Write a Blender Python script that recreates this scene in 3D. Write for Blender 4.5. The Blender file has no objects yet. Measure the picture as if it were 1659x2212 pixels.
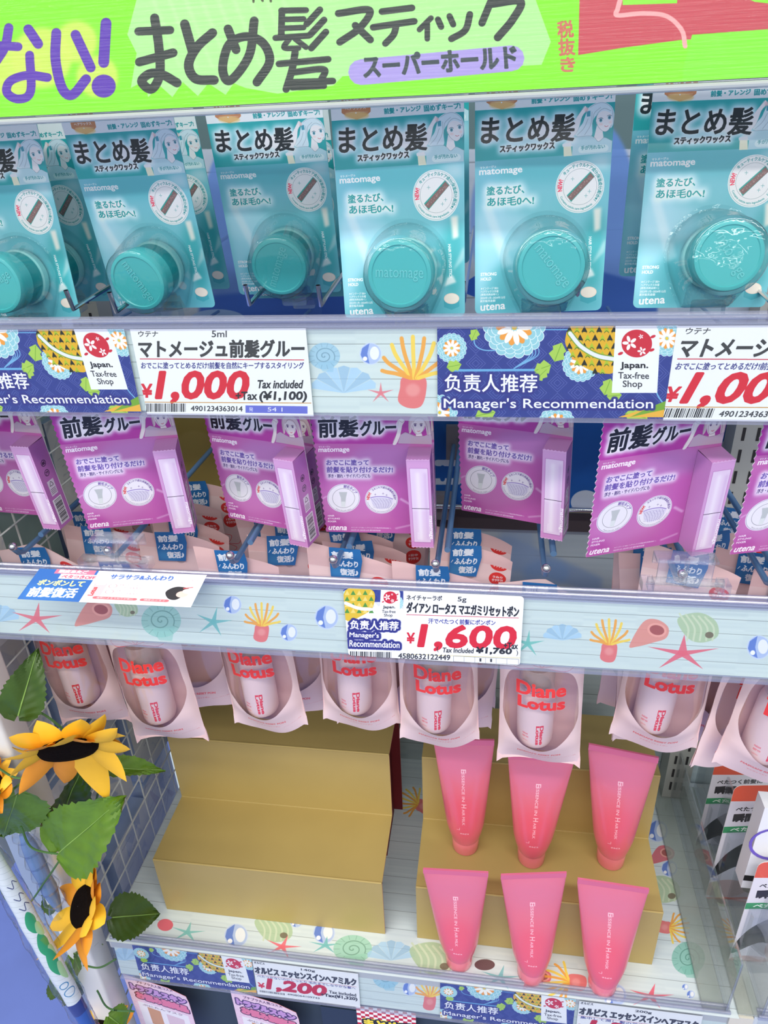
import bpy, math, random
import numpy as np
from mathutils import Matrix, Vector
SC=bpy.context.scene; COL=SC.collection
random.seed(7); rng=np.random.default_rng(7)
# ------------------------------------------------------------------ camera
FPX,PCX,PCY=1550.,829.5,1106.
def _n(v): v=np.array(v,float); return v/np.linalg.norm(v)
_v1=_n([-10830,-331,FPX]); _v2=_n([130,2927,FPX])
_X=-_v1; _Z=-_n(_v2-(_v2@_X)*_X); _Y=np.cross(_Z,_X)
RW=np.array([_X,_Y,_Z]); CAM=np.array([0,-.45,0.])
cd=bpy.data.cameras.new('camera'); cam=bpy.data.objects.new('camera',cd); COL.objects.link(cam)
m=Matrix.Identity(4)
for i in range(3):
    m[i][0]=RW[i,0]; m[i][1]=-RW[i,1]; m[i][2]=-RW[i,2]; m[i][3]=CAM[i]
cam.matrix_world=m
cd.sensor_fit='HORIZONTAL'; cd.sensor_width=36; cd.lens=FPX/1659*36
cd.shift_x=0; cd.clip_start=.02; cd.clip_end=60
SC.camera=cam
# ------------------------------------------------------------------ world and lamps
w=bpy.data.worlds.new('store'); SC.world=w; w.use_nodes=True
w.node_tree.nodes['Background'].inputs[0].default_value=(.93,.96,1,1)
w.node_tree.nodes['Background'].inputs[1].default_value=.62
def lamp(x,y,z,sx,sy,e,rot=(0,0,0),col=(1,.97,.93)):
    l=bpy.data.lights.new('ceiling_lamp','AREA'); l.shape='RECTANGLE'; l.size=sx; l.size_y=sy; l.energy=e; l.color=col
    o=bpy.data.objects.new('ceiling_lamp',l); COL.objects.link(o); o.location=(x,y,z); o.rotation_euler=rot
lamp(-.4,-1.15,1.35,3.6,.16,52)
for y_,e_ in ((-2.6,92),(-4.4,68),(-7.1,85),(-8.9,80)): lamp(-.4,y_,1.35,7,.18,e_)
lamp(-2.1,.2,1.35,.16,3,16)
SC.view_settings.view_transform='Standard'; SC.view_settings.look='None'
SC.view_settings.exposure=-.08; SC.view_settings.gamma=1; SC.view_settings.use_curve_mapping=False
SC.cycles.transparent_max_bounces=24; SC.cycles.max_bounces=8; SC.cycles.glossy_bounces=4
# ------------------------------------------------------------------ picture -> plane helpers (a pixel ray met with a real plane)
def ray(px,py): return RW@np.array([(px-PCX)/FPX,(py-PCY)/FPX,1.])
def onY(px,py,y=0.): d=ray(px,py); return CAM+d*(y-CAM[1])/d[1]
def onZ(px,py,z): d=ray(px,py); return CAM+d*(z-CAM[2])/d[2]
def onX(px,py,x): d=ray(px,py); return CAM+d*(x-CAM[0])/d[0]
def rod(w_):
    t=np.linalg.norm(w_)
    if t<1e-9: return np.eye(3)
    k=np.array(w_)/t; K=np.array([[0,-k[2],k[1]],[k[2],0,-k[0]],[-k[1],k[0],0]])
    return np.eye(3)+math.sin(t)*K+(1-math.cos(t))*K@K
def m4(T,Rm):
    m=Matrix.Identity(4)
    for i in range(3):
        for j in range(3): m[i][j]=float(Rm[i][j])
        m[i][3]=float(T[i])
    return m
def rz(a): return rod([0,0,a])
# ------------------------------------------------------------------ print painter: draws flat print into an image
_gc={}
def glyphs(s):
    if s in _gc: return _gc[s]
    c=bpy.data.curves.new('t','FONT'); c.body=s; c.resolution_u=3
    o=bpy.data.objects.new('t',c); COL.objects.link(o); bpy.context.view_layer.update()
    ev=o.evaluated_get(bpy.context.evaluated_depsgraph_get()); me=ev.to_mesh(); me.calc_loop_triangles()
    v=np.empty(len(me.vertices)*3); me.vertices.foreach_get('co',v); v=v.reshape(-1,3)[:,:2]
    t=np.empty(len(me.loop_triangles)*3,int); me.loop_triangles.foreach_get('vertices',t); t=t.reshape(-1,3)
    p=v[t]; a=(p[:,1,0]-p[:,0,0])*(p[:,2,1]-p[:,0,1])-(p[:,1,1]-p[:,0,1])*(p[:,2,0]-p[:,0,0])
    t=np.where((a<0)[:,None],t[:,::-1],t)
    # weld by position to find the outline
    key=np.round(v*1e4).astype(int); _,inv=np.unique(key,axis=0,return_inverse=True); inv=inv.ravel()
    ti=inv[t]; E={}
    ee=np.concatenate([ti[:,[0,1]],ti[:,[1,2]],ti[:,[2,0]]]); st=set(map(tuple,ee.tolist()))
    rep=np.zeros((inv.max()+1,2)); rep[inv]=v
    out=np.array([e for e in st if (e[1],e[0]) not in st])
    lo,hi=v.min(0),v.max(0)
    ev.to_mesh_clear(); bpy.data.objects.remove(o); bpy.data.curves.remove(c)
    _gc[s]=((v[t]-lo)/(hi-lo), (rep[out]-lo)/(hi-lo)); return _gc[s]
def blur(a,r):
    r=int(max(1,r))
    for _ in range(2):
        for ax in (0,1):
            p=[(0,0),(0,0)]; p[ax]=(r+1,r)
            c=np.cumsum(np.pad(a,p,mode='constant'),axis=ax); n=a.shape[ax]
            a=(np.take(c,range(2*r+1,2*r+1+n),axis=ax)-np.take(c,range(0,n),axis=ax))/(2*r+1)
    return a
SS=3
class Cv:
    def __init__(s,W,H,mp,bg=(255,255,255)):
        s.W,s.H=int(W),int(H); s.mp=mp; s.a=np.empty((s.H,s.W,3),np.float32); s.a[:]=np.array(bg)/255.; s.al=None; s.cr=(0,0,1); s.sy=1
    def crop(s,x,y,k): s.cr=(x,y,k)
    def M(s,p):
        p=np.asarray(p,float); sh=p.shape; q=p.reshape(-1,2)/s.cr[2]+np.array(s.cr[:2]); return s.mp(q).reshape(sh)
    def mask(s,batches,pad=0,orient=True):
        seg=[]
        for b in batches:
            if orient:
                x,y=b[...,0],b[...,1]; A=(x*np.roll(y,-1,1)-y*np.roll(x,-1,1)).sum(1); b=np.where((A<0)[:,None,None],b[:,::-1],b)
            seg.append(np.concatenate([b,np.roll(b,-1,1)],2).reshape(-1,4))
        e=np.concatenate(seg)
        x0=max(0,int(np.floor(e[:,[0,2]].min()))-pad-1); x1=min(s.W,int(np.ceil(e[:,[0,2]].max()))+pad+2)
        y0=max(0,int(np.floor(e[:,[1,3]].min()))-pad-1); y1=min(s.H,int(np.ceil(e[:,[1,3]].max()))+pad+2)
        if x1<=x0 or y1<=y0: return None
        w_,h_=x1-x0,y1-y0
        e=e-np.array([x0,y0,x0,y0]); e[:,[1,3]]*=SS
        d=np.sign(e[:,3]-e[:,1]); lo=np.minimum(e[:,1],e[:,3]); hi=np.maximum(e[:,1],e[:,3])
        k0=np.clip(np.ceil(lo-.5),0,h_*SS).astype(int); k1=np.clip(np.ceil(hi-.5),0,h_*SS).astype(int); n=k1-k0
        ok=n>0; e,d,k0,n=e[ok],d[ok],k0[ok],n[ok]
        if not len(e): return None
        idx=np.repeat(np.arange(len(e)),n); off=np.arange(n.sum())-np.repeat(np.cumsum(n)-n,n); k=k0[idx]+off
        ex=e[idx]; x=ex[:,0]+(k+.5-ex[:,1])*(ex[:,2]-ex[:,0])/(ex[:,3]-ex[:,1])
        x=np.clip(x,0,w_); xi=np.minimum(x.astype(int),w_-1+0); fr=x-xi; dd=d[idx]
        B=np.bincount(k*(w_+2)+xi,dd*(1-fr),minlength=h_*SS*(w_+2))+np.bincount(k*(w_+2)+xi+1,dd*fr,minlength=h_*SS*(w_+2))
        cov=np.clip(np.abs(np.cumsum(B[:h_*SS*(w_+2)].reshape(h_*SS,w_+2),1)[:,:w_]),0,1).reshape(h_,SS,w_).mean(1)
        return cov,(x0,y0,x1,y1)
    def put(s,r,col,alpha=1,soft=0,erase=None):
        if r is None: return
        cov,(x0,y0,x1,y1)=r
        if soft: cov=blur(cov,soft)
        cov=(cov*alpha)[...,None].astype(np.float32)
        if col is not None: s.a[y0:y1,x0:x1]=s.a[y0:y1,x0:x1]*(1-cov)+np.array(col,np.float32)/255*cov
        if s.al is not None and erase is not None: s.al[y0:y1,x0:x1]=s.al[y0:y1,x0:x1]*(1-cov[...,0])+erase*cov[...,0]
    def poly(s,pts,col,alpha=1,soft=0,erase=None):
        sp=s.M(np.asarray(pts,float)[None]); s.put(s.mask([sp],pad=int(soft)*2+1),col,alpha,soft,erase)
    def capsules(s,sg,wd):
        a,b=sg[:,0],sg[:,1]; d=b-a; L=np.maximum(np.linalg.norm(d,axis=1,keepdims=True),1e-6); d=d/L; nn=np.c_[-d[:,1],d[:,0]]*wd/2
        q=np.stack([a+nn,b+nn,b-nn,a-nn],1); t=np.arange(12)*math.pi/6; c=np.c_[np.cos(t),np.sin(t)]*wd/2
        pts=np.concatenate([a,b]); return [s.M(q),s.M(pts[:,None]+c[None])]
    def stroke(s,pts,wd,col,alpha=1,soft=0,closed=False,erase=None):
        p=np.asarray(pts,float)
        if closed: p=np.concatenate([p,p[:1]])
        s.put(s.mask(s.capsules(np.stack([p[:-1],p[1:]],1),wd),pad=int(soft)*2+1),col,alpha,soft,erase)
    def curve(s,pts,wd,col,alpha=1,soft=0,erase=None): s.stroke(spline(pts,8),wd,col,alpha,soft,erase=erase)
    def ell(s,cx,cy,rx,ry,col,alpha=1,soft=0,rot=0,erase=None):
        t=np.arange(40)*math.pi/20; x,y=np.cos(t)*rx,np.sin(t)*ry; c,n=math.cos(rot),math.sin(rot)
        s.poly(np.c_[cx+x*c-y*n,cy+x*n+y*c],col,alpha,soft,erase)
    def ring(s,cx,cy,rx,ry,wd,col,alpha=1,rot=0):
        t=np.arange(40)*math.pi/20; x,y=np.cos(t)*rx,np.sin(t)*ry; c,n=math.cos(rot),math.sin(rot)
        s.stroke(np.c_[cx+x*c-y*n,cy+x*n+y*c],wd,col,alpha,closed=True)
    def _txt(s,fn,out_w,st): 
        g,o=glyphs(st); b=[s.M(fn(g))]
        if out_w>0: b+=s.capsules(fn(o),out_w)
        return b
    def text(s,st,p0,p1,h,col,bold=0,alpha=1,glow=None,shear=0,erase=None,up=None):
        p0=np.array(p0,float);p1=np.array(p1,float); d=p1-p0; u=d/np.linalg.norm(d); U=np.array([u[1],-u[0]])*h*s.sy if up is None else np.array(up,float)
        U=U+u*shear*h
        fn=lambda g:p0+g[...,:1]*d+g[...,1:]*U
        if glow:
            gc,gw,gs=glow[:3]; s.put(s.mask(s._txt(fn,gw,st),pad=int(gs)*2+2),gc,glow[3] if len(glow)>3 else 1,gs,erase)
        s.put(s.mask(s._txt(fn,bold,st),pad=2),col,alpha,0,erase)
    def arc(s,st,cx,cy,r,a0,a1,h,col,bold=0,ry=None,alpha=1):
        ky=(ry or r)/r
        def fn(g):
            a=a0+(a1-a0)*g[...,0]; k=1 if a1>a0 else -1; rr=r+(g[...,1]*h if a1>a0 else -g[...,1]*h)
            return np.stack([cx+np.sin(a)*rr,cy-np.cos(a)*rr*ky],-1)
        s.put(s.mask(s._txt(fn,bold,st),pad=2),col,alpha)
    def grain(s,amp,sx=1,sy=1,seed=0):
        r=np.random.default_rng(seed); n=r.standard_normal((s.H//sy+2,s.W//sx+2)); n=np.repeat(np.repeat(n,sy,0),sx,1)[:s.H,:s.W]
        s.a+=(blur(n,max(1,min(sx,sy)//2))*amp)[...,None].astype(np.float32)
    def image(s,name):
        im=bpy.data.images.new(name,s.W,s.H,alpha=s.al is not None)
        b=np.ones((s.H,s.W,4),np.float32); b[...,:3]=np.clip(s.a,0,1)
        if s.al is not None: b[...,3]=np.clip(s.al,0,1); im.alpha_mode='CHANNEL_PACKED'
        im.pixels.foreach_set(b[::-1].ravel()); im.update(); im.pack(); return im
def spline(pts,n=8,closed=False):
    p=np.asarray(pts,float)
    if closed: q=np.concatenate([p[-1:],p,p[:2]])
    else: q=np.concatenate([2*p[:1]-p[1:2],p,2*p[-1:]-p[-2:-1]])
    out=[]; t=np.arange(n)[:,None]/n
    for i in range(len(q)-3):
        a,b,c,d=q[i:i+4]; out.append(.5*((2*b)+(-a+c)*t+(2*a-5*b+4*c-d)*t**2+(-a+3*b-3*c+d)*t**3))
    if not closed: out.append(p[-1:])
    return np.concatenate(out)
def plane_cv(T,Rm,wd,ht,ppm,bg=(255,255,255),u0=0.,v0=0.):
    """canvas over the card (u,v) of a plane; input coordinates are photo pixels"""
    T=np.array(T);Rm=np.array(Rm); U,N,V=Rm[:,0],Rm[:,1],Rm[:,2]
    def mp(p):
        d=np.c_[(p[:,0]-PCX)/FPX,(p[:,1]-PCY)/FPX,np.ones(len(p))]@RW.T
        P=CAM+d*(((T-CAM)@N)/(d@N))[:,None]-T
        return np.c_[(P@U-u0)*ppm,(ht-(P@V-v0))*ppm]
    return Cv(round(wd*ppm),round(ht*ppm),mp,bg)
def local_cv(wd,ht,ppm,bg=(255,255,255)):
    """input coordinates: metres*1000 from the bottom left, y up"""
    c=Cv(round(wd*ppm),round(ht*ppm),lambda p:np.c_[p[:,0]/1000*ppm,(ht-p[:,1]/1000)*ppm],bg); c.sy=-1; return c
# ------------------------------------------------------------------ materials
def srgb(c): 
    c=[x/255 for x in c[:3]]; return tuple(x/12.92 if x<=.04045 else ((x+.055)/1.055)**2.4 for x in c)+(1,)
_mats={}
def mat(name,col,rough=.5,metal=0,spec=.5,noise=0,scale=40,bump=0,sss=0,trans=0,coat=0,stretch=None):
    if name in _mats: return _mats[name]
    m=bpy.data.materials.new(name); m.use_nodes=True; nt=m.node_tree; b=nt.nodes['Principled BSDF']
    b.inputs['Base Color'].default_value=srgb(col); b.inputs['Roughness'].default_value=rough; b.inputs['Metallic'].default_value=metal
    b.inputs['Specular IOR Level'].default_value=spec; b.inputs['Coat Weight'].default_value=coat; b.inputs['Coat Roughness'].default_value=.08
    if sss: b.inputs['Subsurface Weight'].default_value=sss; b.inputs['Subsurface Radius'].default_value=(.01,.004,.004); b.inputs['Subsurface Scale'].default_value=1
    if trans: b.inputs['Transmission Weight'].default_value=trans
    if noise or bump:
        tc=nt.nodes.new('ShaderNodeTexCoord'); n=nt.nodes.new('ShaderNodeTexNoise'); n.inputs['Scale'].default_value=scale; n.inputs['Detail'].default_value=4
        if stretch:
            mp=nt.nodes.new('ShaderNodeMapping'); mp.inputs['Scale'].default_value=stretch; nt.links.new(tc.outputs['Object'],mp.inputs[0]); nt.links.new(mp.outputs[0],n.inputs[0])
        else: nt.links.new(tc.outputs['Object'],n.inputs[0])
        if noise:
            r=nt.nodes.new('ShaderNodeMix'); r.data_type='RGBA'; A=srgb(col)
            r.inputs[6].default_value=tuple(x*(1-noise) for x in A[:3])+(1,); r.inputs[7].default_value=tuple(min(1,x*(1+noise)) for x in A[:3])+(1,)
            nt.links.new(n.outputs[0],r.inputs[0]); nt.links.new(r.outputs[2],b.inputs['Base Color'])
        if bump:
            bp=nt.nodes.new('ShaderNodeBump'); bp.inputs['Strength'].default_value=bump; bp.inputs['Distance'].default_value=.001
            nt.links.new(n.outputs[0],bp.inputs['Height']); nt.links.new(bp.outputs[0],b.inputs['Normal'])
    _mats[name]=m; return m
def imgmat(name,im,rough=.4,spec=.4,coat=0,clear=False,bump=0,bscale=60,stretch=None,sss=0):
    m=bpy.data.materials.new(name); m.use_nodes=True; nt=m.node_tree; b=nt.nodes['Principled BSDF']
    t=nt.nodes.new('ShaderNodeTexImage'); t.image=im; t.extension='EXTEND'
    nt.links.new(t.outputs[0],b.inputs['Base Color']); b.inputs['Roughness'].default_value=rough
    b.inputs['Specular IOR Level'].default_value=spec; b.inputs['Coat Weight'].default_value=coat; b.inputs['Coat Roughness'].default_value=.06
    if sss: b.inputs['Subsurface Weight'].default_value=sss; b.inputs['Subsurface Radius'].default_value=(.01,.004,.004); b.inputs['Subsurface Scale'].default_value=1
    if bump:
        tc=nt.nodes.new('ShaderNodeTexCoord'); n=nt.nodes.new('ShaderNodeTexNoise'); n.inputs['Scale'].default_value=bscale
        mp=nt.nodes.new('ShaderNodeMapping'); mp.inputs['Scale'].default_value=stretch or (1,1,1); nt.links.new(tc.outputs['Object'],mp.inputs[0]); nt.links.new(mp.outputs[0],n.inputs[0])
        bp=nt.nodes.new('ShaderNodeBump'); bp.inputs['Strength'].default_value=bump; bp.inputs['Distance'].default_value=.001
        nt.links.new(n.outputs[0],bp.inputs['Height']); nt.links.new(bp.outputs[0],b.inputs['Normal'])
        if coat: nt.links.new(bp.outputs[0],b.inputs['Coat Normal'])
    if clear:  # image alpha is how much ink covers the clear film
        out=nt.nodes['Material Output']; c=film(nt,(.96,.96,.97),.10,.12); mx=nt.nodes.new('ShaderNodeMixShader')
        nt.links.new(t.outputs[1],mx.inputs[0]); nt.links.new(c,mx.inputs[1]); nt.links.new(b.outputs[0],mx.inputs[2]); nt.links.new(mx.outputs[0],out.inputs[0])
    return m
def film(nt,tint,refl,rough):
    tr=nt.nodes.new('ShaderNodeBsdfTransparent')
    gl=nt.nodes.new('ShaderNodeBsdfGlossy'); gl.inputs['Roughness'].default_value=rough
    lw=nt.nodes.new('ShaderNodeLayerWeight'); lw.inputs[0].default_value=.5
    pw=nt.nodes.new('ShaderNodeMath'); pw.operation='POWER'; pw.inputs[1].default_value=4.; nt.links.new(lw.outputs[1],pw.inputs[0])
    ec=nt.nodes.new('ShaderNodeMix'); ec.data_type='RGBA'; ec.inputs[6].default_value=tuple(tint)+(1,); ec.inputs[7].default_value=tuple(x*.66 for x in tint)+(1,); nt.links.new(pw.outputs[0],ec.inputs[0]); nt.links.new(ec.outputs[2],tr.inputs[0])
    ma=nt.nodes.new('ShaderNodeMath'); ma.operation='MULTIPLY_ADD'; ma.inputs[1].default_value=.85; ma.inputs[2].default_value=refl
    nt.links.new(pw.outputs[0],ma.inputs[0]); ma.use_clamp=True
    mx=nt.nodes.new('ShaderNodeMixShader'); nt.links.new(ma.outputs[0],mx.inputs[0]); nt.links.new(tr.outputs[0],mx.inputs[1]); nt.links.new(gl.outputs[0],mx.inputs[2])
    return mx.outputs[0]
def clearmat(name,tint=(.95,.97,.98),refl=.05,rough=.06,milk=0,milkcol=(230,235,240),bump=0,bscale=60):
    """thin clear plastic: mostly lets light through, reflects by angle, may be slightly milky"""
    if name in _mats: return _mats[name]
    m=bpy.data.materials.new(name); m.use_nodes=True; nt=m.node_tree; nt.nodes.remove(nt.nodes['Principled BSDF'])
    s=film(nt,tint,refl,rough)
    if milk:
        d=nt.nodes.new('ShaderNodeBsdfDiffuse'); d.inputs[0].default_value=srgb(milkcol); mx=nt.nodes.new('ShaderNodeMixShader'); mx.inputs[0].default_value=milk
        nt.links.new(s,mx.inputs[1]); nt.links.new(d.outputs[0],mx.inputs[2]); s=mx.outputs[0]
    if bump:
        tc=nt.nodes.new('ShaderNodeTexCoord'); n=nt.nodes.new('ShaderNodeTexNoise'); n.inputs['Scale'].default_value=bscale; nt.links.new(tc.outputs['Object'],n.inputs[0])
        bp=nt.nodes.new('ShaderNodeBump'); bp.inputs['Strength'].default_value=bump; bp.inputs['Distance'].default_value=.002; nt.links.new(n.outputs[0],bp.inputs['Height'])
        for nd in nt.nodes:
            if nd.type in('BSDF_GLOSSY','LAYER_WEIGHT'): nt.links.new(bp.outputs[0],nd.inputs['Normal'])
    nt.links.new(s,nt.nodes['Material Output'].inputs[0]); _mats[name]=m; return m
# ------------------------------------------------------------------ mesh helpers
class MB:
    def __init__(s): s.v=[];s.f=[];s.m=[];s.uv=[]
    def add(s,v,f,mi=0,uv=None):
        o=len(s.v); s.v+=[tuple(map(float,x)) for x in v]; s.f+=[tuple(i+o for i in q) for q in f]; s.m+=[mi]*len(f)
        s.uv+=[tuple(map(float,x)) for x in uv] if uv is not None else [(0,0)]*len(v)
    def box(s,lo,hi,mi=0,M=None):
        x0,y0,z0=lo;x1,y1,z1=hi; v=np.array([(x0,y0,z0),(x1,y0,z0),(x1,y1,z0),(x0,y1,z0),(x0,y0,z1),(x1,y0,z1),(x1,y1,z1),(x0,y1,z1)],float)
        if M is not None: v=v@np.array(M[0]).T+np.array(M[1])
        s.add(v,[(0,3,2,1),(4,5,6,7),(0,1,5,4),(1,2,6,5),(2,3,7,6),(3,0,4,7)],mi)
    def tube(s,pts,r,n=8,mi=0,cap=True):
        p=np.array(pts,float); k=len(p); rr=np.broadcast_to(np.array(r,float),(k,)); t=np.gradient(p,axis=0); t/=np.linalg.norm(t,axis=1,keepdims=True)
        a=np.array([0,0,1.]) if abs(t[0,2])<.9 else np.array([1.,0,0]); V=[]
        for i in range(k):
            u=np.cross(t[i],a); u/=np.linalg.norm(u); w_=np.cross(t[i],u); a=-np.cross(t[i],u) if False else a
            for j in range(n):
                q=2*math.pi*j/n; V.append(p[i]+rr[i]*(math.cos(q)*u+math.sin(q)*w_))
        F=[(i*n+j,i*n+(j+1)%n,(i+1)*n+(j+1)%n,(i+1)*n+j) for i in range(k-1) for j in range(n)]
        if cap: F+=[tuple(range(n))[::-1],tuple((k-1)*n+j for j in range(n))]
        s.add(V,F,mi)
    def lathe(s,prof,n=32,O=(0,0,0),A=(0,-1,0),U=(1,0,0),mi=0,uvfn=None):
        """prof: (radius, height along A)"""
        O=np.array(O,float);A=_n(A);U=_n(U);W=np.cross(A,U); V=[];uv=[]
        for r,h in prof:
            for j in range(n):
                q=2*math.pi*j/n; V.append(O+A*h+r*(math.cos(q)*U+math.sin(q)*W)); uv.append((j/n,h))
        k=len(prof); F=[(i*n+j,i*n+(j+1)%n,(i+1)*n+(j+1)%n,(i+1)*n+j) for i in range(k-1) for j in range(n)]
        s.add(V,F,mi,uv)
    def sphere(s,c,r,n=10,mi=0,sc=(1,1,1)):
        c=np.array(c,float); V=[];k=n//2+1
        for i in range(k):
            a=math.pi*i/(k-1)
            for j in range(n): q=2*math.pi*j/n; V.append(c+r*np.array([math.sin(a)*math.cos(q)*sc[0],math.sin(a)*math.sin(q)*sc[1],math.cos(a)*sc[2]]))
        s.add(V,[(i*n+j,(i+1)*n+j,(i+1)*n+(j+1)%n,i*n+(j+1)%n) for i in range(k-1) for j in range(n)],mi)
    def grid(s,fn,nu,nv,mi=0,flip=False):
        V=[];uv=[]
        for j in range(nv+1):
            for i in range(nu+1): V.append(fn(i/nu,j/nv)); uv.append((i/nu,j/nv))
        q=lambda i,j:j*(nu+1)+i
        F=[(q(i,j),q(i+1,j),q(i+1,j+1),q(i,j+1)) for j in range(nv) for i in range(nu)]
        if flip: F=[f[::-1] for f in F]
        s.add(V,F,mi,uv)
    def sheet(s,outline,thick,mi=0,uvfn=None,edge=None):
        """flat sheet: outline (u,v) CCW in the local x-z plane, front face at y=0 facing -y"""
        n=len(outline); V=[(u,0,v) for u,v in outline]+[(u,thick,v) for u,v in outline]
        uv=[(uvfn(u,v) if uvfn else (u,v)) for u,v in outline]*2
        s.add(V,[tuple(range(n))],mi,uv); o=len(s.v)-2*n
        s.f.append(tuple(o+n+i for i in range(n))[::-1]); s.m.append(mi if edge is None else edge)
        for i in range(n):
            j=(i+1)%n; s.f.append((o+j,o+i,o+n+i,o+n+j)); s.m.append(mi if edge is None else edge)
    def obj(s,name,mats,parent=None,smooth=False,label=None):
        me=bpy.data.meshes.new(name); me.from_pydata(s.v,[],s.f); mats=mats if isinstance(mats,(list,tuple)) else [mats]
        for m_ in mats: me.materials.append(m_)
        me.polygons.foreach_set('material_index',s.m)
        if smooth: me.polygons.foreach_set('use_smooth',[True]*len(s.f))
        ul=me.uv_layers.new(name='UVMap'); li=np.empty(len(me.loops),int); me.loops.foreach_get('vertex_index',li)
        ul.data.foreach_set('uv',np.array(s.uv,np.float32)[li].ravel())
        if smooth: me.set_sharp_from_angle(angle=math.radians(38))
        me.update(); o=bpy.data.objects.new(name,me); COL.objects.link(o)
        if parent: o.parent=parent
        if label: o['label']=label
        return o
def tag(o,label=None,cat=None,group=None,kind=None):
    if label: o['label']=label
    if cat: o['category']=cat
    if group: o['group']=group
    if kind: o['kind']=kind
    return o
def empty(name,M,label,cat,group=None):
    o=bpy.data.objects.new(name,None); COL.objects.link(o); o.empty_display_size=.01; o.matrix_world=M; return tag(o,label,cat,group)
def copy_tree(o,M,label,group=None,parent=None):
    c=o.copy(); COL.objects.link(c)
    if parent is None:
        c.matrix_world=M; c['label']=label
        if group: c['group']=group
    else: c.parent=parent
    for ch in list(o.children): copy_tree(ch,None,None,None,c)
    return c
def rrect(w_,h_,r,n=4,x=0,y=0):
    o=[]
    for cx,cy,a in ((x+w_-r,y+r,-90),(x+w_-r,y+h_-r,0),(x+r,y+h_-r,90),(x+r,y+r,180)):
        for i in range(n+1): t=math.radians(a+90*i/n); o.append((cx+r*math.cos(t),cy+r*math.sin(t)))
    return o
# ------------------------------------------------------------------ print: the wax pack card (teal)
TW,TH=.083,.158; TB1,TB2=.1213,.0933
TPOSE={'1':[-.3903,.0634,-.1167,-.0307,-.0146,-.0472],'2':[-.2903,.0847,-.1134,.1313,-.022,-.0735],'3':[-.2004,.1151,-.1101,.1449,-.012,.0135],
'4':[-.1013,.0446,-.1135,-.0678,-.0219,-.054],'5':[-.0119,.0455,-.1115,-.082,-.0204,.0245],'6':[.0921,.0538,-.1101,-.1583,.0037,.01]}
PP_={'A':[-.4481,.068,-.2889,.0903,-.0235,-.1182],'B':[-.3341,.0399,-.2882,.127,.0026,.2493],'C':[-.2226,.0761,-.2919,.1012,-.0254,-.3012],
'D':[-.1313,.0561,-.2913,.1005,-.0213,-.0131],'E':[-.0213,.0971,-.289,.0985,-.027,-.3184],'F':[.0743,.0213,-.2856,.106,-.0188,.3196]}
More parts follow.
